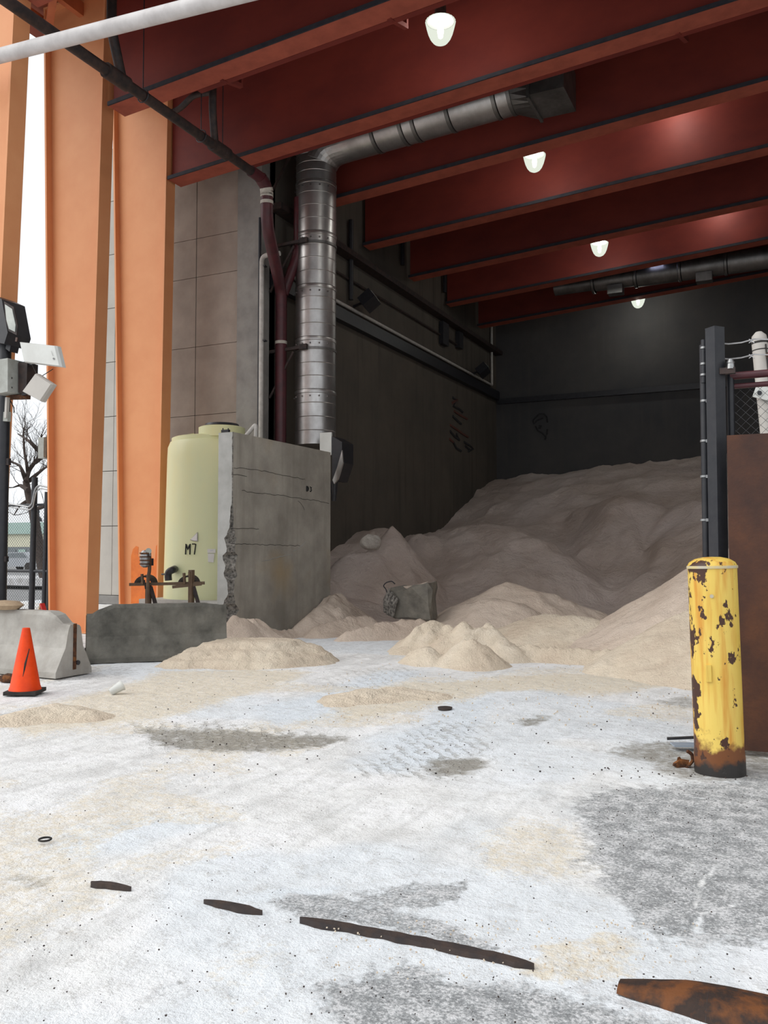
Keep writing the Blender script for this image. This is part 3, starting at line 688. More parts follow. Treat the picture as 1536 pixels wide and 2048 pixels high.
# low rutted pile in front of the barrier
def ruts(X, Y, Z):
    Zc = np.minimum(Z, .30+.03*fbm(X*1.2, Y*1.2, 3, 78)+.02*(Y-10.4)); h_ = .095; q = (Zc+.10*fbm(X*1.5, Y*1.5, 3, 79))/h_; f_ = q-np.floor(q)
    Zt = Zc+h_*(sstep(.4, .95, f_)-f_)*.6+.03*fbm(X*4, Y*4, 3, 81)
    return np.where(Z > .0, Zt+.03*np.abs(fbm(X*9, Y*9, 3, 83)), Z)
ridge_heap('salt_bank', [[at(370, 1312, Y=9.6), at(420, 1286, Y=10.1), at(470, 1268, Y=10.4), at(520, 1268, Y=10.6), at(560, 1274, Y=10.8), at(604, 1284, Y=11.0)], [at(400, 1312, Y=9.7), at(480, 1300, Y=10.0), at(550, 1302, Y=10.3), at(606, 1304, Y=10.7)]], (-9.2, -4.6, 8.2, 12.6), .035, M['salt_front'], 'low flat-topped salt bank with tyre ruts in front of the dark barrier', 1.0, .03, 2.4, 27, .55, extra=ruts)
# crumbled salt at the foot of the partition
ridge_heap('salt_rubble', [[at(462, 1262, Y=12.0), at(480, 1238, Y=12.3), at(492, 1252, Y=12.5), at(508, 1236, Y=12.7), at(530, 1252, Y=13.1), at(560, 1262, Y=13.5), at(592, 1258, Y=13.9), at(622, 1232, Y=14.3), at(655, 1208, Y=15.0), at(668, 1200, Y=15.8), at(680, 1190, Y=16.6)], [at(640, 1250, Y=14.0), at(700, 1238, Y=14.6), at(745, 1236, Y=15)], [at(700, 1262, Y=13.6), at(790, 1240, Y=14.4), at(840, 1240, Y=14.6)]], (-9.17, -5, 10.6, 18), .045, M['salt_tan'], 'crumbled tan salt spilled along the foot of the concrete partition', .72, .10, 2.6, 31, .04, lumps=.16)

def low(px, py, h_): q_ = G(px, py); return Vector((q_.x, q_.y, h_))
ridge_heap('salt_windrow', [[low(-60, 1452, .03), low(30, 1440, .06), low(110, 1428, .09), low(165, 1432, .05)]], (-8.5, -4.6, 5.4, 9.0), .03, M['salt_front'], 'small salt windrow on the floor in front of the cone', .30, .02, 5, 41, .05)
ridge_heap('salt_windrow', [[low(690, 1402, .03), low(740, 1394, .07), low(800, 1388, .06), low(860, 1392, .03)]], (-5.2, -2.6, 6.8, 9.6), .03, M['salt_front'], 'low scatter of salt on the floor in front of the lumpy heap', .22, .03, 5, 45, .08)

# build the heaps; where one heap lies buried under another its hidden skin is left away
def hsample(h, X, Y):
    x0, y0 = h['X'][0, 0], h['Y'][0, 0]; r_ = h['X'][0, 1]-x0; Zh = h['Z']; ny, nx = Zh.shape
    u = (X-x0)/r_; v_ = (Y-y0)/r_; ok = (u >= 0) & (v_ >= 0) & (u <= nx-1.001) & (v_ <= ny-1.001)
    u = np.clip(u, 0, nx-1.001); v_ = np.clip(v_, 0, ny-1.001); i = u.astype(int); j = v_.astype(int); fu = u-i; fv = v_-j
    z = (Zh[j, i]*(1-fu)+Zh[j, i+1]*fu)*(1-fv)+(Zh[j+1, i]*(1-fu)+Zh[j+1, i+1]*fu)*fv
    return np.where(ok, z, -1.0)
for h in HEAPS:
    oth = np.maximum.reduce([hsample(g_, h['X'], h['Y']) for g_ in HEAPS if g_ is not h])
    vis = h['Z'] > np.maximum(oth-.05, -.06)
    vis &= ~((h['X'] < -9.17) & (h['Y'] < 17.35) & (h['Y'] > 12.6))
    keep = vis[:-1, :-1] | vis[1:, :-1] | vis[:-1, 1:] | vis[1:, 1:]
    keep &= ~((h['X'] < -9.2) & (h['Y'] < 17.3) & ((h['X'] < -11.15) | (h['Y'] < 16.9)) & (h['Y'] > 12.6))[:-1, :-1]
    o = grid_mesh(h['name'], h['X'], h['Y'], h['Z'], h['mat'], keep=keep)
    tag(o, h['label'], h['cat'], None, 'stuff')

# ================================================================== CONCRETE PARTITION (wing wall)
XW = -9.2
pn = at(465, 1000, X=XW); YN = pn.y; YFAR = at(661, 1000, X=XW).y
ZW = (at(466, 862, X=XW).z+at(661, 906, X=XW).z)/2
XWL = at(436, 1000, Y=YN).x
t = thing('concrete_partition', ((XW+XWL)/2, YN, 0), 'tall grey concrete partition wall with a chipped front corner between tank and salt', 'partition')
rows = 60; vs = []; fs = []; chip = []
rr = random.Random(11)
for i in range(rows+1):
    z = ZW*i/rows
    big = max(0, 1-z/2.35)
    c0 = .012 + (.05+.19*big**.7)*(.15+1.0*float(vnoise(z*2.3, 4.1))*float(vnoise(z*6.1, 8.7))*2+.25*rr.random())*(1 if z < 2.42 else 0)
    if z > 2.42: c0 = .015+.01*rr.random()*(rr.random() > .6)
    dx = min(c0, .24); dy = c0*(.6+.3*rr.random())
    chip.append((dx, dy))
    vs += [(XWL, YN, z), (XW-dx, YN, z), (XW, YN+dy, z), (XW, YFAR, z), (XWL, YFAR, z)]
body = MB(); brk = MB(); front = MB()
for i in range(rows):
    a = i*5; b2 = a+5
    for (p, q) in ((2, 3), (3, 4), (4, 0)): body.add([vs[a+p], vs[a+q], vs[b2+q], vs[b2+p]], [(0, 1, 2, 3)])
    front.add([vs[a], vs[a+1], vs[b2+1], vs[b2]], [(0, 1, 2, 3)])
    # the broken arris, with rough mid points pushed inwards
    m0 = (Vector(vs[a+1])+Vector(vs[a+2]))/2+Vector((-.03*rr.random(), .03*rr.random(), 0)) if chip[i][0] > .03 else (Vector(vs[a+1])+Vector(vs[a+2]))/2
    m1 = (Vector(vs[b2+1])+Vector(vs[b2+2]))/2
    if i == 0: lastm = m0
    m1 = m1+Vector((-.04*rr.random(), .05*rr.random(), .0)) if chip[i+1][0] > .03 else m1
    brk.add([vs[a+1], lastm, m1, vs[b2+1]], [(0, 1, 2, 3)]); brk.add([lastm, vs[a+2], vs[b2+2], m1], [(0, 1, 2, 3)])
    lastm = m1
body.add([vs[rows*5+k] for k in range(5)], [(0, 1, 2, 3, 4)])
body.build('side_faces', M['wing_conc'], t); front.build('front_face', M['wing_pale'], t); brk.build('broken_corner', M['aggregate'], t)
# cracks, stencil and scars on the bay side (flat marks)
XF = XW+.004
def wing_line(name, pts, r, mat):
    o = []
    for (a_, b_) in zip(pts[:-1], pts[1:]):
        n_ = max(2, int(abs(b_[0]-a_[0])/5)); o += [(a_[0]+(b_[0]-a_[0])*k/n_, a_[1]+(b_[1]-a_[1])*k/n_+rr.uniform(-1.4, 1.4)*(k > 0)) for k in range(n_)]
    pts = o+[pts[-1]]
    return MB().tube([at(x, y, X=XF) for x, y in pts], r, 4, True, False).build(name, mat, t)
wing_line('crack', [(468,936), (490,937), (512,939), (540,945), (575,952), (610,958)], .0035, M['ink'])
wing_line('crack', [(463,949), (480,950), (494,953)], .0035, M['ink'])
wing_line('crack', [(484,981), (510,986), (540,988), (572,992), (590,995), (610,999), (632,1001), (658,1007)], .0035, M['ink'])
wing_line('crack', [(596,1002), (604,1010), (609,1020)], .0035, M['ink'])
wing_line('crack', [(460,1058), (490,1057), (518,1058)], .0035, M['ink'])
wing_line('crack', [(461,1087), (500,1088), (600,1092)], .0035, M['ink'])
wing_line('scrape', [(524,1122), (545,1117), (560,1113), (585,1110)], .006, M['wing_pale'])
wing_line('scrape', [(586,1103), (600,1095), (612,1083)], .006, M['wing_pale'])
# stencilled characters
def stroke_char(segs, x0, y0, wv, hv, mat, parent, r):
    mb = MB()
    for sg in segs: mb.tube([at(x0+u*wv, y0+v_*hv, X=XF) for u, v_ in sg], r, 4, True, False)
    return mb.build('stencil_mark', mat, parent)
stroke_char([[(0, 0), (0, 1)], [(0, 0), (.7, .1), (1, .5), (.7, .9), (0, 1)], [(.4, .2), (.45, .8)]], 613, 973, 4, 9, M['ink'], t, .016)
stroke_char([[(0, .0), (.9, .15), (.4, .45), (1, .7), (.5, 1), (0, .9)]], 620, 974, 3, 9, M['ink'], t, .014)

# ================================================================== TANK
TC = Vector((-11.66, 15.58, 0)); TR = 1.07; TZ0 = .55; TZ1 = at(400, 886, D=19).z
pad = MB().box((TC.x+.1, TC.y-.1, TZ0/2), (2.3, 2.3, TZ0)).build('concrete_pad', M['wing_pale']); tag(pad, 'low concrete pad under the pale yellow tank', 'pad')
t = thing('storage_tank', (TC.x, TC.y, TZ0), 'pale yellow translucent plastic storage tank marked M7', 'tank')
MB().lathe([(TR*1.035, TZ0), (TR*1.03, TZ0+.4), (TR*1.01, TZ0+1.6), (TR*.985, TZ1-.35), (TR*.975, TZ1-.12), (TR*.93, TZ1), (TR*.88, TZ1+.02)], TC, 48).build('shell', M['tank'], t)
top = MB().lathe([(TR*.90, TZ1-.02), (TR*.90, TZ1+.09), (TR*.86, TZ1+.11), (TR*.5, TZ1+.16), (.46, TZ1+.17)], TC, 48).build('dome', M['tank'], t)
MB().lathe([(.50, TZ1+.06), (.50, TZ1+.28), (.46, TZ1+.30)], TC+Vector((.42, -.35, 0)), 32).build('manway_neck', M['tank'], top)
MB().lathe([(.36, TZ1+.30), (.38, TZ1+.32), (.36, TZ1+.37), (.1, TZ1+.39)], TC+Vector((.42, -.35, 0)), 24).build('manway_lid', M['black'], top)
for k in range(10):
    a = 2*math.pi*k/10
    MB().bar(TC+Vector((math.cos(a)*TR*.88, math.sin(a)*TR*.88, TZ1+.06)), TC+Vector((math.cos(a)*TR*.55, math.sin(a)*TR*.55, TZ1+.14)), .06, .08).build('rib', M['tank'], top)
# marks lie on the curved shell
def on_tank(px, py, off=.012):
    d = (at(px, py, D=1)-CAM); o = CAM-TC; R_ = TR*1.02+off
    A = d.x*d.x+d.y*d.y; B = 2*(o.x*d.x+o.y*d.y); C = o.x*o.x+o.y*o.y-R_*R_
    k = (-B-math.sqrt(max(0, B*B-4*A*C)))/(2*A); return CAM+d*k
def tank_stroke(name, lines, r, mat):
    mb = MB()
    for l in lines:
        pts = []
        for (a, b2) in zip(l[:-1], l[1:]): pts += [(a[0]+(b2[0]-a[0])*k/3, a[1]+(b2[1]-a[1])*k/3) for k in range(3)]
        pts.append(l[-1]); mb.tube([on_tank(*p) for p in pts], r, 5, True, False)
    return mb.build(name, mat, t)
tank_stroke('lettering', [[(371,1109), (372,1088), (375.5,1099), (380,1088), (379.5,1109)]], .014, M['ink'])
tank_stroke('lettering', [[(384,1088), (391.5,1088), (388.5,1109)]], .012, M['ink'])
def tank_flat(name, pts, mat, off=.02): 
    v_ = [on_tank(x, y, off) for x, y in pts]; n = len(v_)
    v2 = [on_tank(x, y, .001) for x, y in pts]
    return MB().add(v_+v2, [tuple(range(n)), tuple(range(2*n-1, n-1, -1))]+[(i, (i+1) % n, n+(i+1) % n, n+i) for i in range(n)]).build(name, mat, t)
tank_flat('warning_sticker', [(381,1079), (394,1066), (394,1081), (388,1081)], M['paper'])
tank_flat('sticker_edge', [(380,1080), (395,1064), (395.5,1083), (388,1082)], M['steel'], .016)
tank_flat('notice', [(414.5,1098), (431,1098), (431,1106), (415,1106)], M['paper'])
tank_flat('notice', [(415.5,1107), (429,1107.5), (427,1125), (416,1124)], M['paper'])
tank_stroke('notice_print', [[(418,1101), (429,1101)]], .006, M['blue'])
# outlet elbow and hose
e = [on_tank(349, 1138, 0), on_tank(349, 1138, .12), on_tank(345, 1140, .25), on_tank(338, 1143, .28), on_tank(336, 1150, .28), on_tank(337, 1161, .28)]
out = MB().tube(arc_pts(e, .08), .075, 12).build('outlet_elbow', M['black'], t)
MB().tube([on_tank(337, 1148, .28), on_tank(324, 1148.5, .28)], .02, 8).build('valve_lever', M['black'], out)
# sandy dust heap on the pad
def dust(name, pxy, D, rad, h, label):
    c = at(*pxy, D=D); c.z = TZ0
    mb = MB().lathe([(rad, -.02), (rad*.75, h*.35), (rad*.35, h*.85), (.001, h)], c, 20)
    o = mb.build(name, M['salt_tan'], None, c); tag(o, label, 'salt pile'); return o

# ================================================================== HOSE REEL STAND in front of the tank
D0 = 14.6
def hp(px, py, d=D0): return at(px, py, D=d)
base = hp(310, 1205); 
t = thing('hose_reel_stand', (base.x, base.y, 0), 'rusty steel hose reel stand with two half wheels behind the dark barrier', 'reel stand')
for (px, ytop) in ((297, 1205), (383, 1205)):
    g = hp(px, 1205); top_ = hp(px, 1140 if px > 300 else 1165)
    MB().bar((top_.x, top_.y, 0), top_, .075, .075, (1, 0, 0)).build('post', M['brown'], t)
    f = hp(px+15, 1200); MB().bar(hp(px+4, 1173), (f.x, f.y, f.z-.1), .06, .06).build('strut', M['blackrust'], t)
MB().bar(hp(259, 1169), hp(409, 1166), .05, .05).build('top_bar', M['brown'], t)
MB().bar(hp(259, 1169, D0+.4), hp(409, 1166, D0+.4), .05, .05).build('top_bar', M['brown'], t)
MB().bar(hp(345, 1174, D0-.02), hp(403, 1168, D0-.02), .04, .05).build('angle_bar', M['brown'], t)
for cx in (292, 378):
    ring = []; c0 = hp(cx, 1169, D0+.2)
    rad = 19*D0/F_PX
    for k in range(13):
        a = math.pi*k/12; ring.append((rad*math.cos(a), rad*math.sin(a)))
    mb = MB()
    for k in range(12):
        (u0, w0), (u1, w1) = ring[k], ring[k+1]
        for rr_ in (1.0,):
            vs = [c0+_R*u0+Vector((0, 0, w0))+_F*q for q in (-.17, .17)]+[c0+_R*u1+Vector((0, 0, w1))+_F*q for q in (-.17, .17)]
            vs += [c0+_R*u0*.86+Vector((0, 0, w0*.86))+_F*q for q in (-.17, .17)]+[c0+_R*u1*.86+Vector((0, 0, w1*.86))+_F*q for q in (-.17, .17)]
            mb.add(vs, [(0, 1, 3, 2), (4, 6, 7, 5), (0, 2, 6, 4), (1, 5, 7, 3)])
    mb.build('half_wheel', M['blackrust'], t)
for (px, y0_, y1_) in ((284, 1148, 1168), (368, 1146, 1168), (379, 1144, 1170)):
    MB().bar(hp(px, y0_, D0-.03), hp(px+1.5, y1_, D0-.03), .04, .03, (0, 1, 0)).build('peg', M['brown'], t)
MB().tube([hp(289, 1160, D0-.05), hp(290, 1170, D0-.06), hp(291, 1178, D0-.06)], .012, 6).build('hanging_hook', M['blackrust'], t)
# valve with gauge on a standpipe
b0 = hp(297, 1160, D0-.12)
t = thing('valve_standpipe', (b0.x, b0.y, 0), 'corroded metering valve with wire caged bowl on a rusty standpipe', 'valve')
MB().tube(arc_pts([(b0.x, b0.y, 0), hp(296, 1156, D0-.12), hp(299, 1142, D0-.12), hp(299, 1112, D0-.12)], .1), .03, 10).build('pipe', M['brown'], t)
MB().tube([hp(298, 1130, D0-.12), hp(298, 1118, D0-.12)], .05, 12).build('coupling', M['rust'], t)
MB().box(hp(302, 1124, D0-.1), (.06, .06, .12)).build('bracket', M['black'], t)
bowl = MB().lathe([(.03, -.16), (.075, -.13), (.085, 0), (.07, .10), (.04, .13)], hp(290, 1116, D0-.16), 16).build('bowl', M['steel'], t)
for k in range(4): MB().lathe([(.09, -.11+k*.06), (.093, -.10+k*.06), (.09, -.09+k*.06)], hp(290, 1116, D0-.16), 16).build('cage_hoop', M['rust'], bowl)
MB().tube(arc_pts([hp(290, 1110, D0-.16), hp(291, 1103, D0-.16), hp(299, 1103, D0-.12), hp(299, 1112, D0-.12)], .05), .03, 10).build('elbow', M['steel'], t)
MB().tube([hp(297, 1102, D0-.08), hp(297, 1102, D0-.2)], .05, 14).build('gauge', M['glass'], t)

# ================================================================== JERSEY BARRIERS
def barrier(name, p0, p1, mat, label, slotside, seed):
    p0 = Vector((p0[0], p0[1], 0)); p1 = Vector((p1[0], p1[1], 0)); ax = (p1-p0); L = ax.length; ax.normalize(); nx_ = Vector((-ax.y, ax.x, 0))
    t = thing(name, p0, label, 'barrier', 'concrete road barriers')
    r = random.Random(seed)
    prof = [(-.30, 0), (-.30, .07), (-.285, .10), (-.20, .27), (-.15, .36), (-.115, .55), (-.10, .76), (-.075, .81), (.075, .81), (.10, .76), (.115, .55), (.15, .36), (.20, .27), (.285, .10), (.30, .07), (.30, 0)]
    N = 26; n = len(prof); vs = []
    for i in range(N+1):
        s = i/N
        for k, (u, z) in enumerate(prof):
            j = .006*(r.random()-.5)
            uu, zz, dl = u+j, z+(.008*(r.random()-.5) if z > 0 else 0), 0
            # knocked-off top corners
            e = min(s, 1-s)*L
            if z > .7 and e < .35: zz -= (.35-e)*(.5 if (s > .5) == (slotside > 0) else .12)*(.7+.6*r.random()); 
            vs.append(p0+ax*(L*s)+nx_*uu+Vector((0, 0, max(zz, 0))))
    fs = [(i*n+k, i*n+(k+1) % n, (i+1)*n+(k+1) % n, (i+1)*n+k) for i in range(N) for k in range(n)]
    mb = MB().add(vs, fs, False); mb.add([vs[k] for k in range(n)], [tuple(range(n))]); mb.add([vs[N*n+k] for k in range(n)], [tuple(range(n))])
    mb.build('body', mat, t)
    for e, sgn in ((0, -1), (L, 1)):
        c = p0+ax*(e+sgn*.004)
        MB().bar(c+Vector((0, 0, .08)), c+Vector((0, 0, .66)), .05, .012, ax).build('key_slot', M['rust'], t)
        MB().tube([c+nx_*.05+Vector((0, 0, .16)), c+nx_*.05+ax*sgn*.02+Vector((0, 0, .16))], .03, 8).build('drain_hole', M['black'], t)
    return t
barrier('road_barrier', (-11.5, 8.22), (-8.32, 8.20), M['barrier_pale'], 'pale worn concrete road barrier behind the orange cone', 1, 3)
q0 = at(172, 1326, Z=0); q1 = at(447, 1207, Z=.80)
sh = -_R*.20
barrier('road_barrier', (q0.x+.05+sh.x, q0.y+.22+sh.y), (q1.x+.12+sh.x, q1.y+.22+sh.y), M['barrier_dark'], 'dark stained concrete road barrier in front of the tank', -1, 5)
# sandbag draped on the pale barrier
c = at(10, 1216, D=11.4)
sb = MB().lathe([(.001, -.10), (.22, -.08), (.30, 0), (.22, .07), (.001, .09)], Vector((c.x, c.y, .87)), 16).build('sandbag', M['lumber'], None, (c.x, c.y, .87)); sb.scale = (1, .6, .7)
tag(sb, 'flattened tan sandbag lying on the pale barrier at the picture edge', 'sandbag')

# ================================================================== TRAFFIC CONE, CUP
g = G(50, 1386)
t = thing('traffic_cone', g, 'orange traffic cone with black rubber base in front of the pale barrier', 'cone')
MB().box((0, 0, .02), (.35, .35, .04)).build('base', M['rubber'], None).parent = t
bo = MB().lathe([(.175, .04), (.165, .07), (.16, .08), (.045, .70), (.04, .725), (.025, .728)], (0, 0, 0), 32).build('body', M['cone'], None); bo.parent = t
sm = MB().tube([(.02, -.135, .18), (.035, -.105, .34), (.06, -.06, .5)], [.004, .012, .004], 6).build('scuff_mark', M['rubber'], None); sm.parent = t
t.rotation_euler = (0, 0, .5)
g = G(232, 1386)
t = thing('foam_cup', (g.x, g.y, .045), 'white foam cup lying on the salty floor right of the cone', 'cup')
cu = MB().lathe([(.030, -.06), (.032, -.058), (.045, .055), (.047, .06), (.042, .058), (.029, -.05)], (0, 0, 0), 24).build('cup_wall', M['white'], None); cu.parent = t
ri = MB().lathe([(.046, .055), (.050, .058), (.050, .064), (.045, .066)], (0, 0, 0), 24).build('rim', M['white'], None); ri.parent = t
t.rotation_euler = (math.radians(62), 0, math.radians(150)); t.scale = (1.25, 1.25, 1.25)

# ================================================================== DUCTWORK
DX, DY, DR = -10.28, 17.62, .485
zs_ = [at(630, q, Y=DY).z for q in (892, 784, 681, 578, 474, 372, 305)]
t = thing('air_duct', (DX, DY, zs_[0]), 'shiny galvanised round air duct rising beside the partition and turning along the beams', 'duct')
for i in range(len(zs_)-1):
    z0, z1 = zs_[i], zs_[i+1]
    sec = MB().lathe([(DR, z0), (DR, z1-.02)], (DX, DY, 0), 40).build('duct_section', M['galv'], t)
    MB().lathe([(DR+.002, z1-.10), (DR+.012, z1-.09), (DR+.012, z1-.02), (DR+.002, z1)], (DX, DY, 0), 40).build('joint_collar', M['galv'], sec)
    MB().lathe([(DR+.006, z1-.012), (DR+.016, z1-.006), (DR+.006, z1)], (DX, DY, 0), 40).build('joint_band', M['galvdark'], sec)
    for k in range(1, 4):
        zz = z0+(z1-z0)*k/4; MB().lathe([(DR, zz-.01), (DR+.006, zz), (DR, zz+.01)], (DX, DY, 0), 40).build('bead', M['galv'], sec)
    for k in range(6):
        a = math.radians(-150+k*25); MB().box((DX+math.cos(a)*(DR+.012), DY+math.sin(a)*(DR+.012), z1-.17), (.03, .03, .03)).build('screw', M['galvdark'], sec)
xb = [at(q, p, Y=DY).x for q, p in ((690, 290), (760, 262), (815, 245), (840, 238), (908, 215), (1000, 195), (1030, 190))]
RB = DR+.10
xb = [DX+RB+.2]+[x for x in xb if x > DX+RB+.3]
zr1 = at(840, 240, Y=DY).z; zr2 = at(1000, 193, Y=DY).z; xr1 = at(840, 240, Y=DY).x; xr2 = at(1000, 193, Y=DY).x
def dzl(x): return zr1+(zr2-zr1)*(x-xr1)/(xr2-xr1)
RH = .46
RB = DR+.10
zt = dzl(DX+RB)-RB
ang = [0, 22.5, 45, 67.5, 90]
pts = [Vector((DX, DY, zs_[-1]-.05))]+[Vector((DX+RB*(1-math.cos(math.radians(a))), DY, zt+RB*math.sin(math.radians(a)))) for a in ang]
MB().tube(pts+[Vector((DX+RB+.25, DY, dzl(DX+RB+.25)))], [DR]*4+[.475, .465, RH], 36, False, False).build('elbow', M['galv'], t)
for i in range(len(xb)-1):
    a = Vector((xb[i], DY, dzl(xb[i]))); b2 = Vector((xb[i+1]-.015, DY, dzl(xb[i+1])))
    sec = MB().tube([a, b2], RH, 36, False).build('duct_section', M['galv'], t)
    d = (b2-a).normalized()
    MB().tube([b2-d*.09, b2-d*.08, b2-d*.01, b2], [RH+.003, RH+.018, RH+.018, RH+.003], 36, False).build('joint_collar', M['galvdark'], sec)
xe_ = xb[-1]; xe2 = at(1140, 200, Y=DY).x; zm = dzl(xe_)
# square to round transition and outlet box
n = 24; vs = []
for k in range(n):
    a = 2*math.pi*k/n; vs.append((xe_, DY+RH*math.cos(a), zm+RH*math.sin(a)))
for k in range(n):
    a = 2*math.pi*k/n; m_ = max(abs(math.cos(a)), abs(math.sin(a))); vs.append((xe_+.45, DY+.55*math.cos(a)/m_, zm-.05+.42*math.sin(a)/m_))
MB().add(vs, [(k, (k+1) % n, n+(k+1) % n, n+k) for k in range(n)], False).build('transition', M['galvdark'], t)
MB().box(((xe_+.45+xe2)/2, DY, zm-.05+.03), (xe2-xe_-.45, 1.10, .84)).build('outlet_box', M['galvdark'], t)
MB().box((xe_+.44, DY, zm-.05), (.06, 1.16, .92)).build('flange_frame', M['galvdark'], t)
# wall brackets holding the duct: arm, diagonal, strap
for (py, ) in ((502,), (708,), (310,)):
    z = at(600, py, Y=DY).z
    br = MB().bar((WL+.02, DY-.62, z-.04), (DX-.05, DY-.52, z+.02), .07, .07).build('wall_bracket', M['blackrust'], t)
    MB().bar((WL+.05, DY-.66, z-1.15), (DX-.28, DY-.55, z-.08), .045, .045).build('diagonal_stay', M['blackrust'], br)
    MB().lathe([(DR+.004, z-.03), (DR+.02, z-.03), (DR+.02, z+.03), (DR+.004, z+.03)], (DX, DY, 0), 36).build('strap', M['galvdark'], br)
    MB().box((DX-.02, DY-DR-.05, z+.02), (.2, .08, .12)).build('clamp', M['blackrust'], br)
# fan housing at the foot of the duct
fz = at(660, 915, Y=DY).z
t = thing('fan_inlet', (DX+.35, DY-.1, fz-.7), 'crumpled sheet metal inlet hood at the foot of the silver duct', 'hood')
c1 = at(652, 888, Y=DY-.7)
MB().box(c1, (.30, .04, .52)).build('front_plate', M['white'], t)
MB().prism([at(664, 872, Y=DY-.72), at(684, 884, Y=DY-.72), at(684, 925, Y=DY-.72), at(672, 962, Y=DY-.72), at(664, 962, Y=DY-.72)], (0, 0, 0), (0, .55, 0)).build('hood_body', M['black'], t)
MB().prism([at(684, 900, Y=DY-.78), at(686, 925, Y=DY-.78), at(676, 958, Y=DY-.78), at(668, 968, Y=DY-.78), at(665, 960, Y=DY-.78), at(674, 935, Y=DY-.78)], (0, 0, 0), (0, .05, 0)).build('bent_sheet', M['galv'], t)
MB().tube([at(668, 962, Y=DY-.6), at(668, 1002, Y=DY-.6)], [.10, .05], 10).build('drain_stub', M['black'], t)

# rear horizontal duct
YD = (BY[6]+BY[7])/2-.1
pA = at(1110, 577, Y=YD); pB = at(1536, 515, Y=YD); d = (pB-pA).normalized(); pB2 = pB+d*6
t = thing('rear_air_duct', pA, 'dark round air duct running along the rearmost beams', 'duct')
L = (pB2-pA).length; n = 9
for i in range(n):
    a = pA+d*(L*i/n); b2 = pA+d*(L*(i+1)/n-.02)
    sec = MB().tube([a, b2], .36 if i > 1 else .26+.05*i, 28, False).build('duct_section', M['galvdark'], t)
    MB().tube([b2-d*.1, b2-d*.08, b2-d*.01, b2], [.37, .39, .39, .37], 28, False).build('joint_collar', M['galvdark'], sec)
    if i in (1, 3, 5): MB().box((a+b2)/2+Vector((0, -.1, -.40)), (.5, .4, .3)).build('grille', M['galvdark'], t)
# roof skylight pane seen beyond the duct
p = at(1312, 527, Y=YD+.9)

# ================================================================== SPRINKLER MAIN, DROPS
SX, SZ = -10.25, 9.52
pe = at(531, 362, X=SX); SZ = pe.z
t = thing('sprinkler_main', (SX, pe.y, SZ), 'black sprinkler main running out from the left wall under the front beams', 'pipe')
MB().tube([(SX, 3.5, SZ), (SX, pe.y, SZ)], .095, 14).build('pipe_run', M['blackrust'], t)
for py_, nm in ((288, 440), (145, 233)):
    q = at(nm, py_, X=SX); MB().tube([(SX, q.y-.25, SZ), (SX, q.y+.25, SZ)], .13, 14).build('coupling', M['blackrust'], t)
MB().tube([(SX, pe.y-.55, SZ), (SX, pe.y-.1, SZ)], .12, 14).build('coupling', M['maroon'], t)
# drop into the maroon riser, offset with banded elbows
mx = at(562, 700, Y=17.05); MXX, MYY = mx.x, 17.05
pts = arc_pts([(SX, pe.y-.2, SZ), (SX, pe.y+.05, SZ-.12), (SX-.02, pe.y+.1, SZ-.95), (MXX, MYY, SZ-1.9), (MXX, MYY, 1.0)], .3)
t2 = thing('riser_pipe', (MXX, MYY, 1.0), 'maroon riser pipe with white bands between pilaster and silver duct', 'pipe')
MB().tube(pts, .135, 18).build('pipe_run', M['maroon'], t2)
for (px, py, yy) in ((538, 392, pe.y+.1), (541, 420, 16.4), (548, 438, 16.7), (561, 464, 17.05), (561, 686, 17.05)):
    c = at(px, py, Y=yy); ix = min(range(len(pts)), key=lambda i: abs(pts[i].z-c.z)); z = c.z
    # point on the run at this height
    for a, b2 in zip(pts[:-1], pts[1:]):
        if min(a.z, b2.z) <= z <= max(a.z, b2.z) and abs(a.z-b2.z) > 1e-4:
            k = (z-a.z)/(b2.z-a.z); pc = a+(b2-a)*k; dd = (b2-a).normalized(); break
    else: continue
    MB().tube([pc-dd*.035, pc+dd*.035], .143, 18).build('pipe_band', M['band'], t2)
# second riser behind
q = at(590, 420, Y=17.3)
o = MB().tube(arc_pts([(MXX+.32, 17.3, SZ+.4), (MXX+.32, 17.3, SZ-.9), (MXX+.03, 17.1, SZ-1.95)], .3), .12, 14).build('branch_pipe', M['maroon']); tag(o, 'dark maroon branch pipe beside the riser near its top', 'pipe')
# grey conduit beside the pilaster
cx_ = at(524, 700, Y=16.55)
o = MB().tube(arc_pts([(cx_.x, 16.52, at(524, 880, Y=16.52).z-.4), (cx_.x, 16.52, at(524, 512, Y=16.52).z), (cx_.x+.45, 16.6, at(524, 512, Y=16.52).z+.02)], .14), .055, 12).build('conduit', M['whitepipe']); tag(o, 'pale grey conduit standing at the edge of the pilaster', 'conduit')
for py in (532, 681):
    q = at(524, py, Y=16.52); MB().box((q.x, 16.56, q.z), (.16, .12, .03)).build('clip', M['black'], o).location = (q.x, 16.56, q.z) if False else (0, 0, 0)
# black downpipe at pilaster corner
o = MB().tube([(cx_.x-.10, 16.58, 1), (cx_.x-.10, 16.58, 9.4)], .035, 8).build('downpipe', M['black']); tag(o, 'thin black pipe in the corner beside the grey conduit', 'pipe')
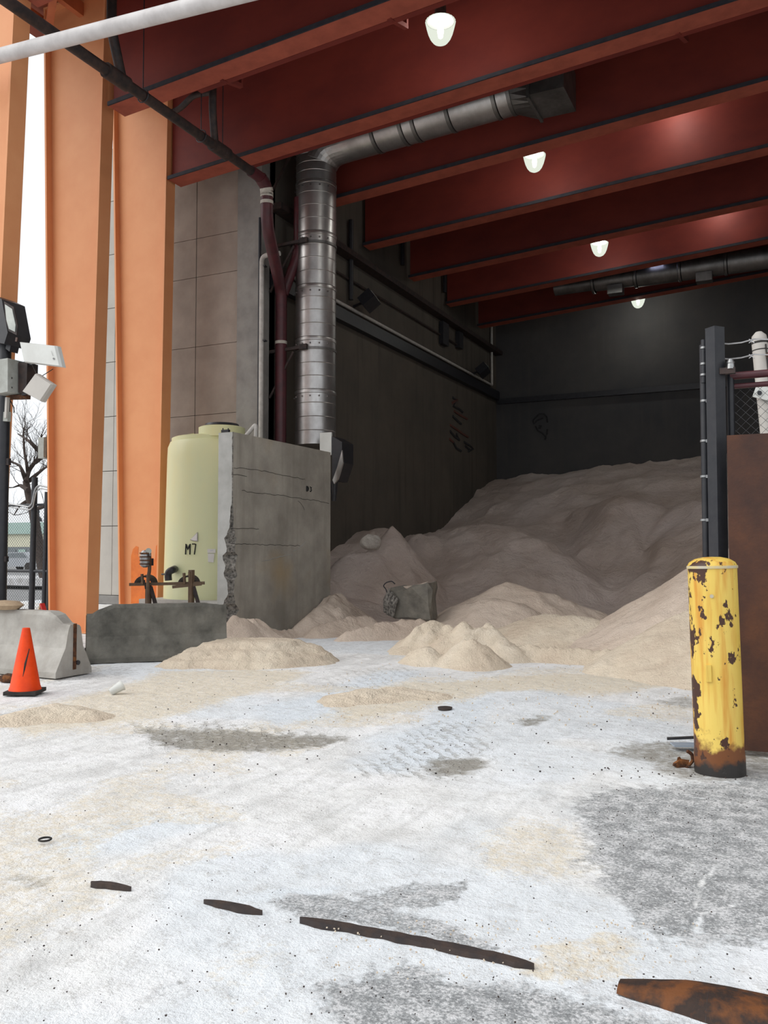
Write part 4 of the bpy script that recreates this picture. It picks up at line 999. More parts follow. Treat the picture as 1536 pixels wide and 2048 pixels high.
# white handrail elbow on top of the partition
a = at(516, 868, X=XW-.1)
o = MB().tube(arc_pts([(XW-.15, a.y, ZW-.02), (XW-.15, a.y, ZW+.28), (XW-.35, a.y-.05, ZW+.05)], .06), .04, 10).build('vent_elbow', M['whitepipe']); tag(o, 'small white plastic vent elbow on top of the partition', 'pipe')
a = at(448, 857, X=XW-.2)
o = MB().box((a.x, a.y+.05, ZW+.03), (.16, .06, .05)).tube([(a.x-.06, a.y+.05, ZW+.04), (a.x-.06, a.y+.05, ZW+.09)], .012, 6).tube([(a.x+.06, a.y+.05, ZW+.04), (a.x+.06, a.y+.05, ZW+.08)], .012, 6).build('lifting_eye', M['black']); tag(o, 'small black lifting bracket on the near top of the partition', 'bracket')
# branch lines hanging from the main, and hanger rods
def branch(pts, r, label):
    o = MB().tube(arc_pts(pts, .18), r, 12).build('sprinkler_branch', M['blackrust']); tag(o, label, 'pipe', 'sprinkler branch pipes')
q = at(216, 100, X=SX)
branch([(SX+.02, q.y+.05, zb(SX)+1.9), (SX+.02, q.y+.05, SZ+.75), (SX-.02, q.y+.25, SZ+.35), (SX, q.y+.35, SZ)], .085, 'black sprinkler branch dropping at the top left behind the white rod')
q = at(424, 170, X=SX+.1); q2 = at(412, 186, X=SX+.1)
branch([(SX+.12, q.y, zb(SX)+1.9), (SX+.12, q.y, SZ+.55), (SX, q.y+.25, SZ)], .075, 'black sprinkler branch dropping in front of the second beam')
q3 = at(300, 205, Y=yC-.5)
branch([(SX+.1, q.y, SZ+.95), (SX-.35, q.y, SZ+1.0), (SX-.9, q.y+.25, SZ+.95), (SX-1.3, q.y+.3, SZ+.95)], .06, 'black sprinkler branch running left to the tank side column')
for px, py, k in ((286, 190, 'first'), (402, 275, 'second'), (445, 300, 'third')):
    q = at(px, py, X=SX)
    o = MB().tube([(SX, q.y, SZ+.12), (SX, q.y, pz(SX))], .010, 6).build('hanger_rod', M['black']); tag(o, 'thin hanger rod above the sprinkler main, %s from the left' % k, 'rod', 'sprinkler hanger rods')
    MB().tube([(SX+.12*math.cos(2*math.pi*j/12), q.y, SZ+.12*math.sin(2*math.pi*j/12)) for j in range(13)], .012, 6).build('hanger_ring', M['black'], o)

# pale tube built for a blurred white streak, hung from the front beam
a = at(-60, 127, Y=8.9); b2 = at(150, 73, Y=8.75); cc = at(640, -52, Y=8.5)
t = thing('streak_tube', b2, 'pale grey tube in place of a blurred white streak across the top left corner in front of the columns', 'pipe')
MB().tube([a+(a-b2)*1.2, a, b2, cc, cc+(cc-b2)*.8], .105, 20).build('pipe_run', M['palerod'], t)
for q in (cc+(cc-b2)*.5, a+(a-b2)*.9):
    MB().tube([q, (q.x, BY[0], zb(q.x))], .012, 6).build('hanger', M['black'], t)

# ================================================================== LEFT WALL SERVICES
zp = (on_left(672, 593, .08).z+on_left(976, 772, .08).z)/2
yA_, yB_ = 17.9, on_left(976, 772, .08).y
o = MB().tube(arc_pts([(WL+.08, yA_, zp), (WL+.08, yB_+.5, zp), (WL+.08, yB_+.5, zp+2.6)], .05), .05, 10).build('wall_conduit', M['whitepipe']); tag(o, 'pale conduit running the length of the left bay wall', 'conduit')
zz = (on_left(674, 542, .06).z+on_left(871, 665, .06).z)/2
o = MB().tube([(WL+.06, 17.9, zz), (WL+.06, 30, zz)], .035, 8).build('wall_conduit', M['blackrust']); tag(o, 'thin black conduit above the pale one on the left bay wall', 'conduit')
for k, (px, y0_, y1_) in enumerate(((702, 440, 600), (805, 400, 530), (889, 420, 585))):
    q = on_left(px, (y0_+y1_)/2, .12); za = min(on_left(px, y0_, .12).z, zb(WL)+BD); zb2 = on_left(px, y1_, .12).z
    o = MB().tube([(WL+.12, q.y, za), (WL+.12, q.y, zb2)], .07, 8).build('drain_pipe', M['black']); tag(o, 'black vertical drain pipe on the left bay wall, %s from the duct' % ('nearest', 'second', 'third')[k], 'pipe', 'drain pipes on the left wall')
def flood(px, py, scale, label):
    q = on_left(px, py, .5)
    t = thing('floodlight', q, label, 'floodlight', 'floodlights on the left bay wall')
    R_ = Matrix.Rotation(math.radians(-40), 3, 'Y') @ Matrix.Rotation(math.radians(12), 3, 'Z')
    MB().box(q, (.42*scale, .62*scale, .30*scale), R_).build('housing', M['black'], t)
    n_ = R_ @ Vector((.22*scale, 0, 0)); MB().box(q+n_, (.02, .42*scale, .2*scale), R_).build('lens', M['glass'], t)
    MB().bar((WL+.01, q.y, q.z-.1), (q.x-.1, q.y, q.z), .06, .06).build('arm', M['black'], t)
flood(738, 602, 1.0, 'black floodlight on the left bay wall next to the silver duct')
flood(966, 741, 1.0, 'black floodlight at the far end of the left bay wall')
for k, px in enumerate((888, 919)):
    q = on_left(px, 668 if k == 0 else 681, .1)
    o = MB().box(q, (.16, .55 if k == 0 else .4, .8 if k == 0 else .6)).build('junction_box', M['black']); tag(o, ('larger' if k == 0 else 'smaller')+' dark junction box high on the left bay wall', 'box', 'junction boxes on the left wall')

# ================================================================== HANGING LAMPS
def lamp(p, label, hidden=False, pw=300):
    t = thing('hanging_lamp', p, label, 'lamp', 'bowl lamps hanging in the bay')
    prof = [(.001, -.25), (.07, -.24), (.13, -.205), (.18, -.14), (.222, -.04), (.252, .07), (.27, .155), (.272, .165), (.255, .17)]
    nseg = 48; mb = MB(); vs = []
    for r, z in prof:
        for k in range(nseg):
            a = 2*math.pi*k/nseg; rr_ = r*(1+(.012 if k % 2 else -.012)); vs.append(p+Vector((rr_*math.cos(a), rr_*math.sin(a), z)))
    mb.add(vs, [(i*nseg+k, i*nseg+(k+1) % nseg, (i+1)*nseg+(k+1) % nseg, (i+1)*nseg+k) for i in range(len(prof)-1) for k in range(nseg)], False)
    mb.build('refractor', M['refractor'], t)
    MB().lathe([(.001, -.15), (.04, -.12), (.06, 0), (.05, .12), (.03, .16)], p, 16).build('core', M['core'], t)
    MB().lathe([(.245, .17), (.22, .20), (.11, .24), (.10, .46), (.03, .50)], p, 24).build('ballast_housing', M['galvdark'], t)
    MB().tube([p+Vector((0, 0, .48)), (p.x, p.y, zb(p.x)+BD+.165)], .018, 8).build('stem', M['blackrust'], t)
    ld = bpy.data.lights.new('lamp_light', 'POINT'); ld.energy = pw; ld.color = (.98, 1, .93); ld.shadow_soft_size = .1
    lo = bpy.data.objects.new('lamp_light', ld); COL.objects.link(lo); lo.parent = t; lo.location = (0, 0, -.05)
lamp(at(881, 62, Y=(BY[1]+BY[2])/2-.2), 'lit white bowl lamp nearest the top of the picture')
lamp(at(1069, 324, Y=(BY[3]+BY[4])/2), 'lit white bowl lamp, second down from the top')
lamp(at(1199, 497, Y=(BY[5]+BY[6])/2), 'lit white bowl lamp, third down, above the rear duct')
lamp(at(1276, 603, Y=BY[7]+.9), 'lit white bowl lamp farthest back against the dark wall')
for yy in (BY[4]-.75, BY[6]-.75):
    x = -2.4 if yy < 23 else -1.9
    lamp(Vector((x, yy, zb(x)+1.55)), 'lit bowl lamp hidden up between beams at the right, %s' % ('nearer one' if yy < 23 else 'farther one'), True, 260)
o = MB().box(at(1312, 527, Y=YD-.45), (.42, .3, .05)).build('skylight_pane', M['core']); tag(o, 'small bluish white glowing pane for the roof skylight above the dark rear duct', 'light')  # glowing box in place of the roof skylight
o.data.materials.clear()
m, nt, b = new_mat('skylight_glow'); b.inputs['Emission Color'].default_value = (.6, .65, 1, 1); b.inputs['Emission Strength'].default_value = 2.2; o.data.materials.append(m)

# ================================================================== BROKEN BLOCK AND BOULDER IN THE SALT
def rock(name, c, size, mat, seed, label, cat, sub=2, amp=.18, group=None):
    import bmesh
    bm = bmesh.new(); bmesh.ops.create_icosphere(bm, subdivisions=sub, radius=1)
    r = random.Random(seed); off = r.random()*50
    for v_ in bm.verts:
        n_ = 1+amp*2*float(fbm(np.array(v_.co.x*1.7+off), np.array(v_.co.y*1.7+v_.co.z*1.3+off), 3, seed))
        v_.co = Vector((v_.co.x*size[0]*n_, v_.co.y*size[1]*n_, v_.co.z*size[2]*n_))
    me = bpy.data.meshes.new(name); bm.to_mesh(me); bm.free(); me.materials.append(mat)
    o = bpy.data.objects.new(name, me); COL.objects.link(o); o.location = c
    if label: tag(o, label, cat, group)
    return o
rock('salt_boulder', at(741, 1085, Y=18.2), (.26, .24, .20), M['salt_lump'], 4, 'white crusted salt boulder on the heap beside the partition', 'boulder', 3, .25)
YK = 15.4
t = thing('broken_block', at(815, 1236, Y=YK), 'broken chunk of dark concrete barrier lying in the salt', 'block')
ol = [(766,1228), (776,1185), (784,1176), (800,1174), (812,1178), (826,1172), (857,1164), (861,1176), (860,1205), (863,1240), (840,1244), (812,1238), (790,1240)]
fr_pts = [at(x, y, Y=YK) for x, y in ol]; n = len(fr_pts)
r = random.Random(5)
rings = []
for j, (dy, sc_) in enumerate(((0, .93), (.06, 1.0), (.3, 1.0), (.6, .97), (.75, .88))):
    cen = sum(fr_pts, Vector())/n
    rings.append([cen+(p-cen)*sc_+Vector((.07*(r.random()-.5)-.18*dy, dy+.10*(r.random()-.5), .07*(r.random()-.5))) for p in fr_pts])
vs = [p for rg in rings for p in rg]
mb = MB().add(vs, [(j*n+k, j*n+(k+1) % n, (j+1)*n+(k+1) % n, (j+1)*n+k) for j in range(4) for k in range(n)]+[tuple(range(n)), tuple(range(4*n, 5*n))])
mb.build('chunk', M['block'], t)
for j in range(4):
    x0 = 770+j*5; MB().tube([at(x0+10, 1178+j*6, Y=YK-.04), at(x0+2, 1200+j*4, Y=YK-.06), at(x0, 1225+j*3, Y=YK-.03)], [.03, .06, .03], 7, True, False).build('exposed_stone', M['aggregate'], t)
MB().tube(arc_pts([at(x, y, Y=YK-.05) for x, y in ((774,1188), (772,1178), (766,1172), (772,1165), (784,1162), (790,1168))], .06), .011, 6).build('rebar', M['black'], t)
MB().add([at(x, y, Y=YK+.2+dy) for dy in (0, .5) for x, y in ((800,1173), (826,1171), (857,1163), (852,1168), (826,1177), (806,1178))], [(0,1,2,3,4,5), (6,7,8,9,10,11)]+[(k, (k+1) % 6, 6+(k+1) % 6, 6+k) for k in range(6)]).build('salt_cap', M['salt_tan'], t)

# ================================================================== RIGHT SIDE: BOLLARD, GATE, STEEL SHEET
g = at(1440, 1540, Z=0)
t = thing('bollard', g, 'rust-streaked yellow steel bollard with domed cap', 'bollard')
br_ = .172; hz_ = 1.47
def loc(o, p): o.parent = p; return o
loc(MB().lathe([(br_*1.03, -.05), (br_*1.03, .10), (br_, .16), (br_, .9), (br_*.995, hz_)], (0, 0, 0), 40).build('pipe', M['bollard'], None), t)
cp_ = loc(MB().lathe([(br_*1.02, hz_), (br_*1.02, hz_+.012), (br_*.93, hz_+.04), (br_*.7, hz_+.065), (br_*.35, hz_+.078), (.001, hz_+.08)], (0, 0, 0), 40).build('domed_cap', M['bollard'], None), t)
M['capgrey'] = pm('worn_cap_concrete', (.62, .50, .22), (.50, .46, .38), 14, .8, bs=.2)
loc(MB().lathe([(br_*1.035, hz_-.004), (br_*1.04, hz_+.006), (br_*1.03, hz_+.016)], (0, 0, 0), 40).build('cap_rim', M['capgrey'], None), t)
loc(MB().tube([(-.03, -br_-.002, 1.27), (-.03, -br_-.006, 1.27)], .014, 10).build('weep_hole', M['capgrey'], None), t)
loc(MB().box((-.07, -br_+.010, .72), (.035, .03, .12)).build('welded_lug', M['bollard'], None), t)
t.rotation_euler = (0, math.radians(-1.2), YAW-.25)

GY_ = 7.5
def gp(px, py, y=GY_): return at(px, py, Y=y)
p0 = gp(1444, 1500); zt_ = gp(1444, 656).z
t = thing('gate_post', (p0.x, GY_, 0), 'tall black square gate post behind the yellow bollard', 'post')
Rz = Matrix.Rotation(math.radians(48), 3, 'Z')
MB().box((p0.x, GY_, zt_/2), (.105, .105, zt_), Rz).build('tube', M['black'], t)
MB().box((p0.x, GY_, zt_+.004), (.107, .107, .008), Rz).build('cap', M['black'], t)
MB().tube([gp(1461, 738, GY_-.02), gp(1461, 728, GY_-.02)], [.035, .03], 12).lathe([(.02, -.03), (.034, 0), (.02, .03)], gp(1461, 726, GY_-.02), 12).build('hinge_finial', M['steel'], t)
MB().box(gp(1455, 742, GY_-.02), (.12, .05, .05)).build('hinge_band', M['blackrust'], t)
# chain link gate leaf
gt = thing('chain_link_gate', (p0.x+.2, GY_+.1, 0), 'black pipe chain link gate with barbed wire above the rusty sheet', 'gate')
yg = GY_+.12
xs0 = gp(1410, 900, yg).x; zt1 = gp(1410, 690, yg).z
MB().tube([(xs0, yg, .1), (xs0, yg, zt1)], .033, 12).build('stile', M['black'], gt)
a = gp(1408, 680, yg-.02); b2 = gp(1408, 766, yg-.02)
up = MB().tube([b2, a], .026, 12).build('barb_arm', M['black'], gt)
for py in (696, 728, 750): MB().tube([gp(1408, py-2, yg-.02), gp(1408, py+2, yg-.02)], .033, 12).build('wire_clip', M['steel'], up)
for py in (802, 882, 953, 1040): 
    bd = MB().tube([gp(1410, py-2, yg), gp(1410, py+2, yg)], .040, 12).build('tension_band', M['steel'], gt)
    MB().bar(gp(1412, py, yg-.03), gp(1425, py, yg-.03), .02, .025).build('band_tail', M['steel'], bd)
xs1 = gp(1463, 900, yg).x
MB().tube([(xs1, yg, .1), (xs1, yg, gp(1463, 748, yg).z)], .030, 12).build('stile', M['black'], gt)
MB().tube([gp(1420, 758, yg), gp(1422, 744, yg)], .045, 12).build('hinge_knuckle', M['black'], gt)
MB().tube([gp(1421, 741, yg), gp(1421, 752, yg-.04)], .028, 10).build('hinge_bolt', M['steel'], gt)
z1_ = gp(1480, 751, yg).z; z2_ = gp(1480, 771, yg).z
MB().tube([(xs1, yg, z1_), (3.2, yg, z1_)], .032, 12).build('rail', M['maroon'], gt)
MB().tube([(xs1, yg+.02, z2_), (3.2, yg+.02, z2_)], .022, 12).build('rail', M['maroon'], gt)
for k, py in enumerate((688, 718)):
    z = gp(1440, py, yg).z; x0 = gp(1408, py, yg).x
    wm = MB().tube([(x0+(3.2-x0)*j/40, yg, z+.012*math.sin(j*1.9)+.012*(j/40)) for j in range(41)], .006, 5).build('barbed_wire', M['wire'], gt)
    for j in range(5):
        x = x0+.09+j*.28; MB().tube([(x-.02, yg-.02, z-.02), (x, yg, z), (x+.02, yg+.02, z+.022)], .004, 4).tube([(x-.02, yg+.02, z+.02), (x, yg, z), (x+.02, yg-.02, z-.022)], .004, 4).build('barb', M['wire'], wm)
mb = MB()
zlo, zhi = .3, z2_
W_ = 3.2-xs1
for k in range(-60, 60):
    for sgn in (1, -1):
        x0 = xs1+k*.075
        pA_ = [(x0, zlo), (x0+sgn*(zhi-zlo), zhi)]
        # clip to the panel
        (xa, za), (xb_, zb_) = pA_
        t0, t1 = 0.0, 1.0; dx = xb_-xa
        for lim, s_ in ((xs1, 1), (3.2, -1)):
            da = (xa-lim)*s_; db = (xb_-lim)*s_
            if da < 0 and db < 0: t0 = 2; break
            if da < 0: t0 = max(t0, -da/(db-da))
            elif db < 0: t1 = min(t1, da/(da-db))
        if t0 < t1-.01: mb.tube([(xa+dx*t0, yg+.03, za+(zhi-zlo)*t0), (xa+dx*t1, yg+.03, za+(zhi-zlo)*t1)], .0018, 3, False, False)
o = mb.build('chain_link_mesh', M['meshdark'], gt); o['kind'] = 'stuff'
# narrow mesh strip between stile and post
mb = MB(); xa_ = xs0+.03; xb_ = p0.x-.05
for k in range(26):
    z = .35+k*.085; mb.tube([(xa_, yg, z), (xb_, yg, z+.05), (xa_, yg, z+.085)], .004, 4, False, False)
o = mb.build('chain_link_mesh', M['black'], gt); o['kind'] = 'stuff'
# rusty sheet
zs2 = gp(1490, 869, GY_-.1).z; xl_ = gp(1456, 1000, GY_-.1).x
t = thing('steel_sheet', (xl_+.9, GY_-.1, 0), 'big rusty brown steel sheet standing right of the gate post', 'sheet')
MB().box((xl_+1.6, GY_-.1, zs2/2+.01), (3.2, .012, zs2-.02)).build('plate', M['cortens'], t)
for x in (xl_+.9, xl_+2.4): MB().box((x, GY_-.03, zs2/2), (.05, .08, zs2-.1)).build('back_stiffener', M['cortens'], t)
# pale slanting post behind the fence
a = at(1518, 672, Y=9.2); b2 = at(1540, 900, Y=9.2)
t = thing('slanted_tube', (b2.x+.35, 9.2, 0), 'pale grey round-ended tube leaning behind the chain link gate', 'tube')
d = (a-b2).normalized()
MB().tube([b2-d*1.55, a-d*.05, a, a+d*.04], [.075, .075, .068, .03], 18).build('tube', M['offwhite'], t)
MB().tube([a-d*.08, a-d*.06], .077, 18).tube([a-d*.15, a-d*.14], .077, 18).build('black_band', M['rubber'], t)
MB().bar(a-d*.1+Vector((.055, -.06, 0)), b2+Vector((.055, -.06, 0)), .012, .012).build('cable', M['rubber'], t)
q = at(1526, 786, Y=9.1); MB().box(q, (.16, .03, .12), Matrix.Rotation(.35, 3, 'Y')).build('clamp_plate', M['white'], t)
MB().tube([q+Vector((-.03, -.03, 0)), q+Vector((-.03, 0, 0))], .022, 8).build('clamp_bolt', M['black'], t)
q = at(1536, 710, Y=9.1); MB().lathe([(.001, -.03), (.03, 0), (.001, .03)], q, 10).build('reflector', M['bollard'], t)

# debris at the bollard foot
t = thing('rusted_bracket', G(1368, 1535), 'bent rusty steel bracket lying against the foot of the bollard', 'scrap')
gz = lambda x, y, h: at(x, y, D=G(1368, 1535).length*.0+6.35)+Vector((0, 0, h*0))
def dp(px, py, d=6.35): return at(px, py, D=d)
MB().prism([dp(1345,1531), dp(1358,1522), dp(1378,1525), dp(1372,1541), dp(1368,1543)], (0, 0, 0), (0, .03, .012)).build('plate', M['rust'], t)
MB().prism([dp(1353,1525), dp(1354,1517), dp(1358,1516), dp(1364,1525)], (0, .02, 0), (0, .05, 0)).build('tab', M['rust'], t)
MB().tube(arc_pts([dp(1368,1543), dp(1378,1530), dp(1386,1522), dp(1384,1508), dp(1374,1502)], .05), .013, 8).build('bent_rod', M['rust'], t)
g = G(1380, 1497)
o = MB().box((g.x, g.y, .03), (.28, .12, .012), Matrix.Rotation(.4, 3, 'Z')).build('sheet_scrap', M['carC']); tag(o, 'pale blue scrap of sheet poking out behind the bollard', 'scrap')
g = G(1372, 1488)
o = MB().bar((g.x-.15, g.y, .03), (g.x+.2, g.y+.05, .07), .05, .015).build('black_slat', M['black']); tag(o, 'thin black slat lying behind the bollard foot', 'scrap')

# rail set in the floor
def rail(name, px_pts, wd, mat, label, h=.02):
    pts = [G(*q_) for q_ in px_pts]; L = (pts[-1]-pts[0]).length; n = max(8, int(L/.04)); vs = []
    R5 = random.Random(len(px_pts)*7+int(L*10))
    for i in range(n+1):
        s = i/n*(len(pts)-1); k = min(int(s), len(pts)-2); c = pts[k]+(pts[k+1]-pts[k])*(s-k); d = (pts[k+1]-pts[k]).normalized(); nn_ = Vector((-d.y, d.x, 0))
        e = min(1, min(i, n-i)/2.5+.15)
        w1 = wd/2*e*(.75+.4*R5.random()); w2 = wd/2*e*(.75+.4*R5.random())
        vs += [c-nn_*w1+Vector((0, 0, -.03)), c-nn_*w1+Vector((0, 0, h)), c+nn_*w2+Vector((0, 0, h)), c+nn_*w2+Vector((0, 0, -.03))]
    mb = MB().add(vs, [(i*4+k, i*4+(k+1) % 4, (i+1)*4+(k+1) % 4, (i+1)*4+k) for i in range(n) for k in range(4)]+[(0, 1, 2, 3), (n*4, n*4+1, n*4+2, n*4+3)])
    o = mb.build(name, mat); tag(o, label, 'rail', 'pieces of the old gate rail in the floor'); return o
rail('floor_rail', [(182, 1765), (215, 1768), (262, 1776)], .04, M['rustdark'], 'short black piece of floor rail at the left, half buried in salt', .006)
rail('floor_rail', [(408, 1802), (465, 1812), (524, 1824)], .045, M['rustdark'], 'black piece of floor rail between the short and long pieces', .007)
rail('floor_rail', [(600, 1838), (700, 1856), (860, 1886), (960, 1907), (1068, 1932)], .05, M['rustdark'], 'long dark floor rail crossing the lower middle', .009)
a0, a1 = G(1238, 1968), G(1700, 2068); n = 16
dr = (a1-a0).normalized(); nn = Vector((-dr.y, dr.x, 0)); L = (a1-a0).length
vs = []
for i in range(n+1):
    s = i/n; wd_ = .05+.075*min(1, s*2.2)**.8; hh = .022+.042*min(1, s*3)
    for k in range(7):
        a = math.pi*k/6; vs.append(a0+dr*(L*s)+nn*(wd_*math.cos(a)+.004*random.random())+Vector((0, 0, hh*math.sin(a)-.012)))
mb = MB().add(vs, [(i*7+k, i*7+k+1, (i+1)*7+k+1, (i+1)*7+k) for i in range(n) for k in range(6)], True)
mb.add([vs[k] for k in range(7)], [tuple(range(7))])
M['rustpipe'] = pm('dark_rusted_pipe', (.055, .026, .015), (.03, .018, .014), 7, .75, bs=.4, bscale=40, c3=(.16, .055, .015))
t = mb.build('buried_pipe', M['rustpipe'], None, a0); tag(t, 'rusty round steel pipe half sunk in the floor at the lower right corner', 'pipe')
c = G(1418, 2007); 
MB().tube([c+nn*(.112*math.cos(math.pi*k/6))+Vector((0, 0, .058*math.sin(math.pi*k/6)-.012)) for k in range(7)], .006, 6).build('weld_seam', M['rustdark'], t)
# small ring and pebbles
g = G(90, 1680)
o = MB().tube([(g.x+.032*math.cos(2*math.pi*k/16), g.y+.032*math.sin(2*math.pi*k/16), .004) for k in range(17)], .006, 6).build('rubber_ring', M['rubber']); tag(o, 'small black rubber ring lying on the floor at the left', 'ring')
g = G(890, 1415); o = MB().lathe([(.07, -.02), (.075, .003), (.065, .005), (.02, .006)], (g.x, g.y, 0), 20).build('floor_drain', M['rustdark']); tag(o, 'small dark drain cover in the floor before the heaps', 'drain')
g = G(15, 1362); rock('debris_lump', (g.x, g.y, .03), (.13, .09, .06), M['rust'], 9, 'dark brown lump of debris beside the cone at the picture edge', 'debris', 2, .3)
g = G(95, 1352); o = MB().box((g.x, g.y-.05, .02), (.5, .10, .03), Matrix.Rotation(-.1, 3, 'Z')).build('wood_scrap', M['brown']); tag(o, 'flat brown wood scrap at the foot of the pale barrier', 'scrap')
r = random.Random(21); mb = MB()
for k in range(700):
    if r.random() < .45: px, py = r.uniform(0, 1536), r.uniform(1560, 2048)
    elif r.random() < .5: px, py = r.uniform(1180, 1500), r.uniform(1530, 1700)
    else: px, py = r.uniform(300, 1350), r.uniform(1335, 1560)
    g = G(px, py); s = r.uniform(.0012, .0034)*(1 if py > 1560 else 1.8)
    Rq = Matrix.Rotation(r.random()*6, 3, 'Z') @ Matrix.Rotation(r.random(), 3, 'X')
    mb.box((g.x, g.y, .0), (s*2, s*1.5, s*1.3), Rq)
o = mb.build('grit', M['rustdark']); tag(o, 'scattered dark grit and pebbles on the salty floor', 'grit', None, 'stuff')
mb = MB()
for k in range(500):
    px, py = r.uniform(650, 1400), r.uniform(1325, 1450) if r.random() < .6 else r.uniform(1840, 1960)
    g = G(px, py); s = r.uniform(.003, .008)*(1 if py < 1600 else .5)
    mb.box((g.x, g.y, 0), (s*2, s*1.7, s*1.5), Matrix.Rotation(r.random()*6, 3, 'Z') @ Matrix.Rotation(r.random(), 3, 'Y'))
o = mb.build('salt_crumbs', M['salt_front']); tag(o, 'loose salt crumbs scattered over the floor', 'salt crumbs', None, 'stuff')

# ================================================================== LEFT EDGE: FLOODLIGHT POLE
YP = 9.0
def lp(px, py, y=YP): return at(px, py, Y=y)
pb = lp(2, 1150); r_p = .085
t = thing('light_pole', (pb.x, YP, 0), 'black pole at the left edge carrying a floodlight and white antennas', 'pole')
MB().tube([(pb.x, YP, 0), (pb.x, YP, lp(2, 690).z)], r_p, 18).build('pole', M['black'], t)
MB().tube([lp(2, 752), lp(2, 718)], r_p+.012, 18).build('collar', M['steel'], t)
MB().tube([lp(2, 700), lp(2, 672)], r_p*.75, 14).build('tenon', M['rust'], t)
hd = MB().prism([lp(-26, 612), lp(6, 596), lp(28, 606), lp(40, 672), lp(33, 694), lp(12, 690), lp(-26, 690)], (0, -.22, 0), (0, .2, 0)).build('flood_head', M['black'], t)
MB().prism([lp(11, 609, YP-.24), lp(25, 618, YP-.24), lp(32, 650, YP-.24), lp(31, 664, YP-.24), lp(19, 658, YP-.24), lp(14, 640, YP-.24)], (0, -.012, 0), (0, .03, 0)).build('lens', M['glass'], hd)
MB().prism([lp(8, 603, YP-.24), lp(27, 614, YP-.24), lp(35, 652, YP-.24), lp(33, 670, YP-.24), lp(17, 662, YP-.24), lp(11, 640, YP-.24)], (0, 0, 0), (0, .02, 0)).build('bezel', M['blackrust'], hd)
MB().prism([lp(24, 690), lp(33, 692), lp(30, 706), lp(22, 700)], (0, -.1, 0), (0, .05, 0)).build('knuckle', M['black'], hd)
MB().box(lp(33, 679, YP-.23), (.04, .01, .06), Matrix.Rotation(.2, 3, 'Y')).build('yellow_label', M['bollard'], hd)
cab = MB().prism([lp(15, 726), lp(40, 722), lp(40, 788), lp(15, 793)], (0, -.22, 0), (0, .12, 0)).build('control_box', M['grey'], t)
MB().prism([lp(42, 727), lp(60, 726), lp(58, 790), lp(42, 786)], (0, -.05, 0), (0, .15, 0)).build('back_box', M['blackrust'], t)
MB().bar(lp(16, 795), lp(57, 794), .08, .06).build('shelf_bracket', M['rust'], t)
MB().bar(lp(30, 728), lp(68, 727), .05, .05).build('antenna_arm', M['black'], t)
for py in (755, 774): MB().tube([lp(0, py, YP-.15), lp(24, py+1, YP-.15)], .012, 6).build('bolt', M['steel'], cab)
MB().bar(lp(15, 795, YP-.1), lp(13, 836, YP-.1), .04, .05, (0, 1, 0)).build('strip', M['offwhite'], t)
MB().prism([lp(18, 826), lp(27, 825), lp(26, 844), lp(17, 844)], (0, -.1, 0), (0, -.04, 0)).build('small_box', M['grey'], t)
MB().tube([lp(20, 800), lp(28, 815), lp(28, 826)], .008, 5).build('cable', M['rubber'], t)
MB().box(lp(10, 924), (.2, .05, .1)).build('bracket', M['blackrust'], t)
MB().box(lp(6, 1118), (.18, .05, .08)).build('bracket', M['blackrust'], t)
def slab(name, quad, thick, label, mat, y=YP-.25):
    ps = [lp(x, yy, y) for x, yy in quad]; c = sum(ps, Vector())/4
    n_ = (ps[1]-ps[0]).cross(ps[3]-ps[0]).normalized()
    inn = [c+(p-c)*.93+n_*0 for p in ps]
    sgn = 1 if n_.y > 0 else -1
    vs = [p+n_*sgn*thick*.35 for p in ps]+inn+[p+n_*sgn*thick for p in ps]
    fs = [(4, 5, 6, 7)]+[(k, (k+1) % 4, 4+(k+1) % 4, 4+k) for k in range(4)]+[(k, (k+1) % 4, 8+(k+1) % 4, 8+k) for k in range(4)]+[(8, 9, 10, 11)]
    return MB().add(vs, fs).build(name, mat, t)
an1 = slab('panel_antenna', [(37, 683), (111, 691), (121, 733), (46, 724)], .10, '', M['white'])
MB().tube([lp(107, 717, YP-.27), lp(107, 717, YP-.24)], .012, 8).build('plug', M['steel'], an1)
MB().bar(lp(102, 702, YP-.262), lp(106, 712, YP-.262), .004, .004).build('seam', M['steel'], an1)
an2 = slab('panel_antenna', [(70, 746), (103, 768), (80, 803), (43, 783)], .10, '', M['offwhite'])
MB().tube([lp(64, 729, YP-.1), lp(73, 748, YP-.15)], .006, 5).tube([lp(106, 738, YP-.1), lp(84, 752, YP-.15)], .006, 5).build('antenna_cable', M['rubber'], t)
MB().bar(lp(45, 790, YP-.05), lp(72, 780, YP-.15), .03, .03).build('antenna_arm', M['black'], t)

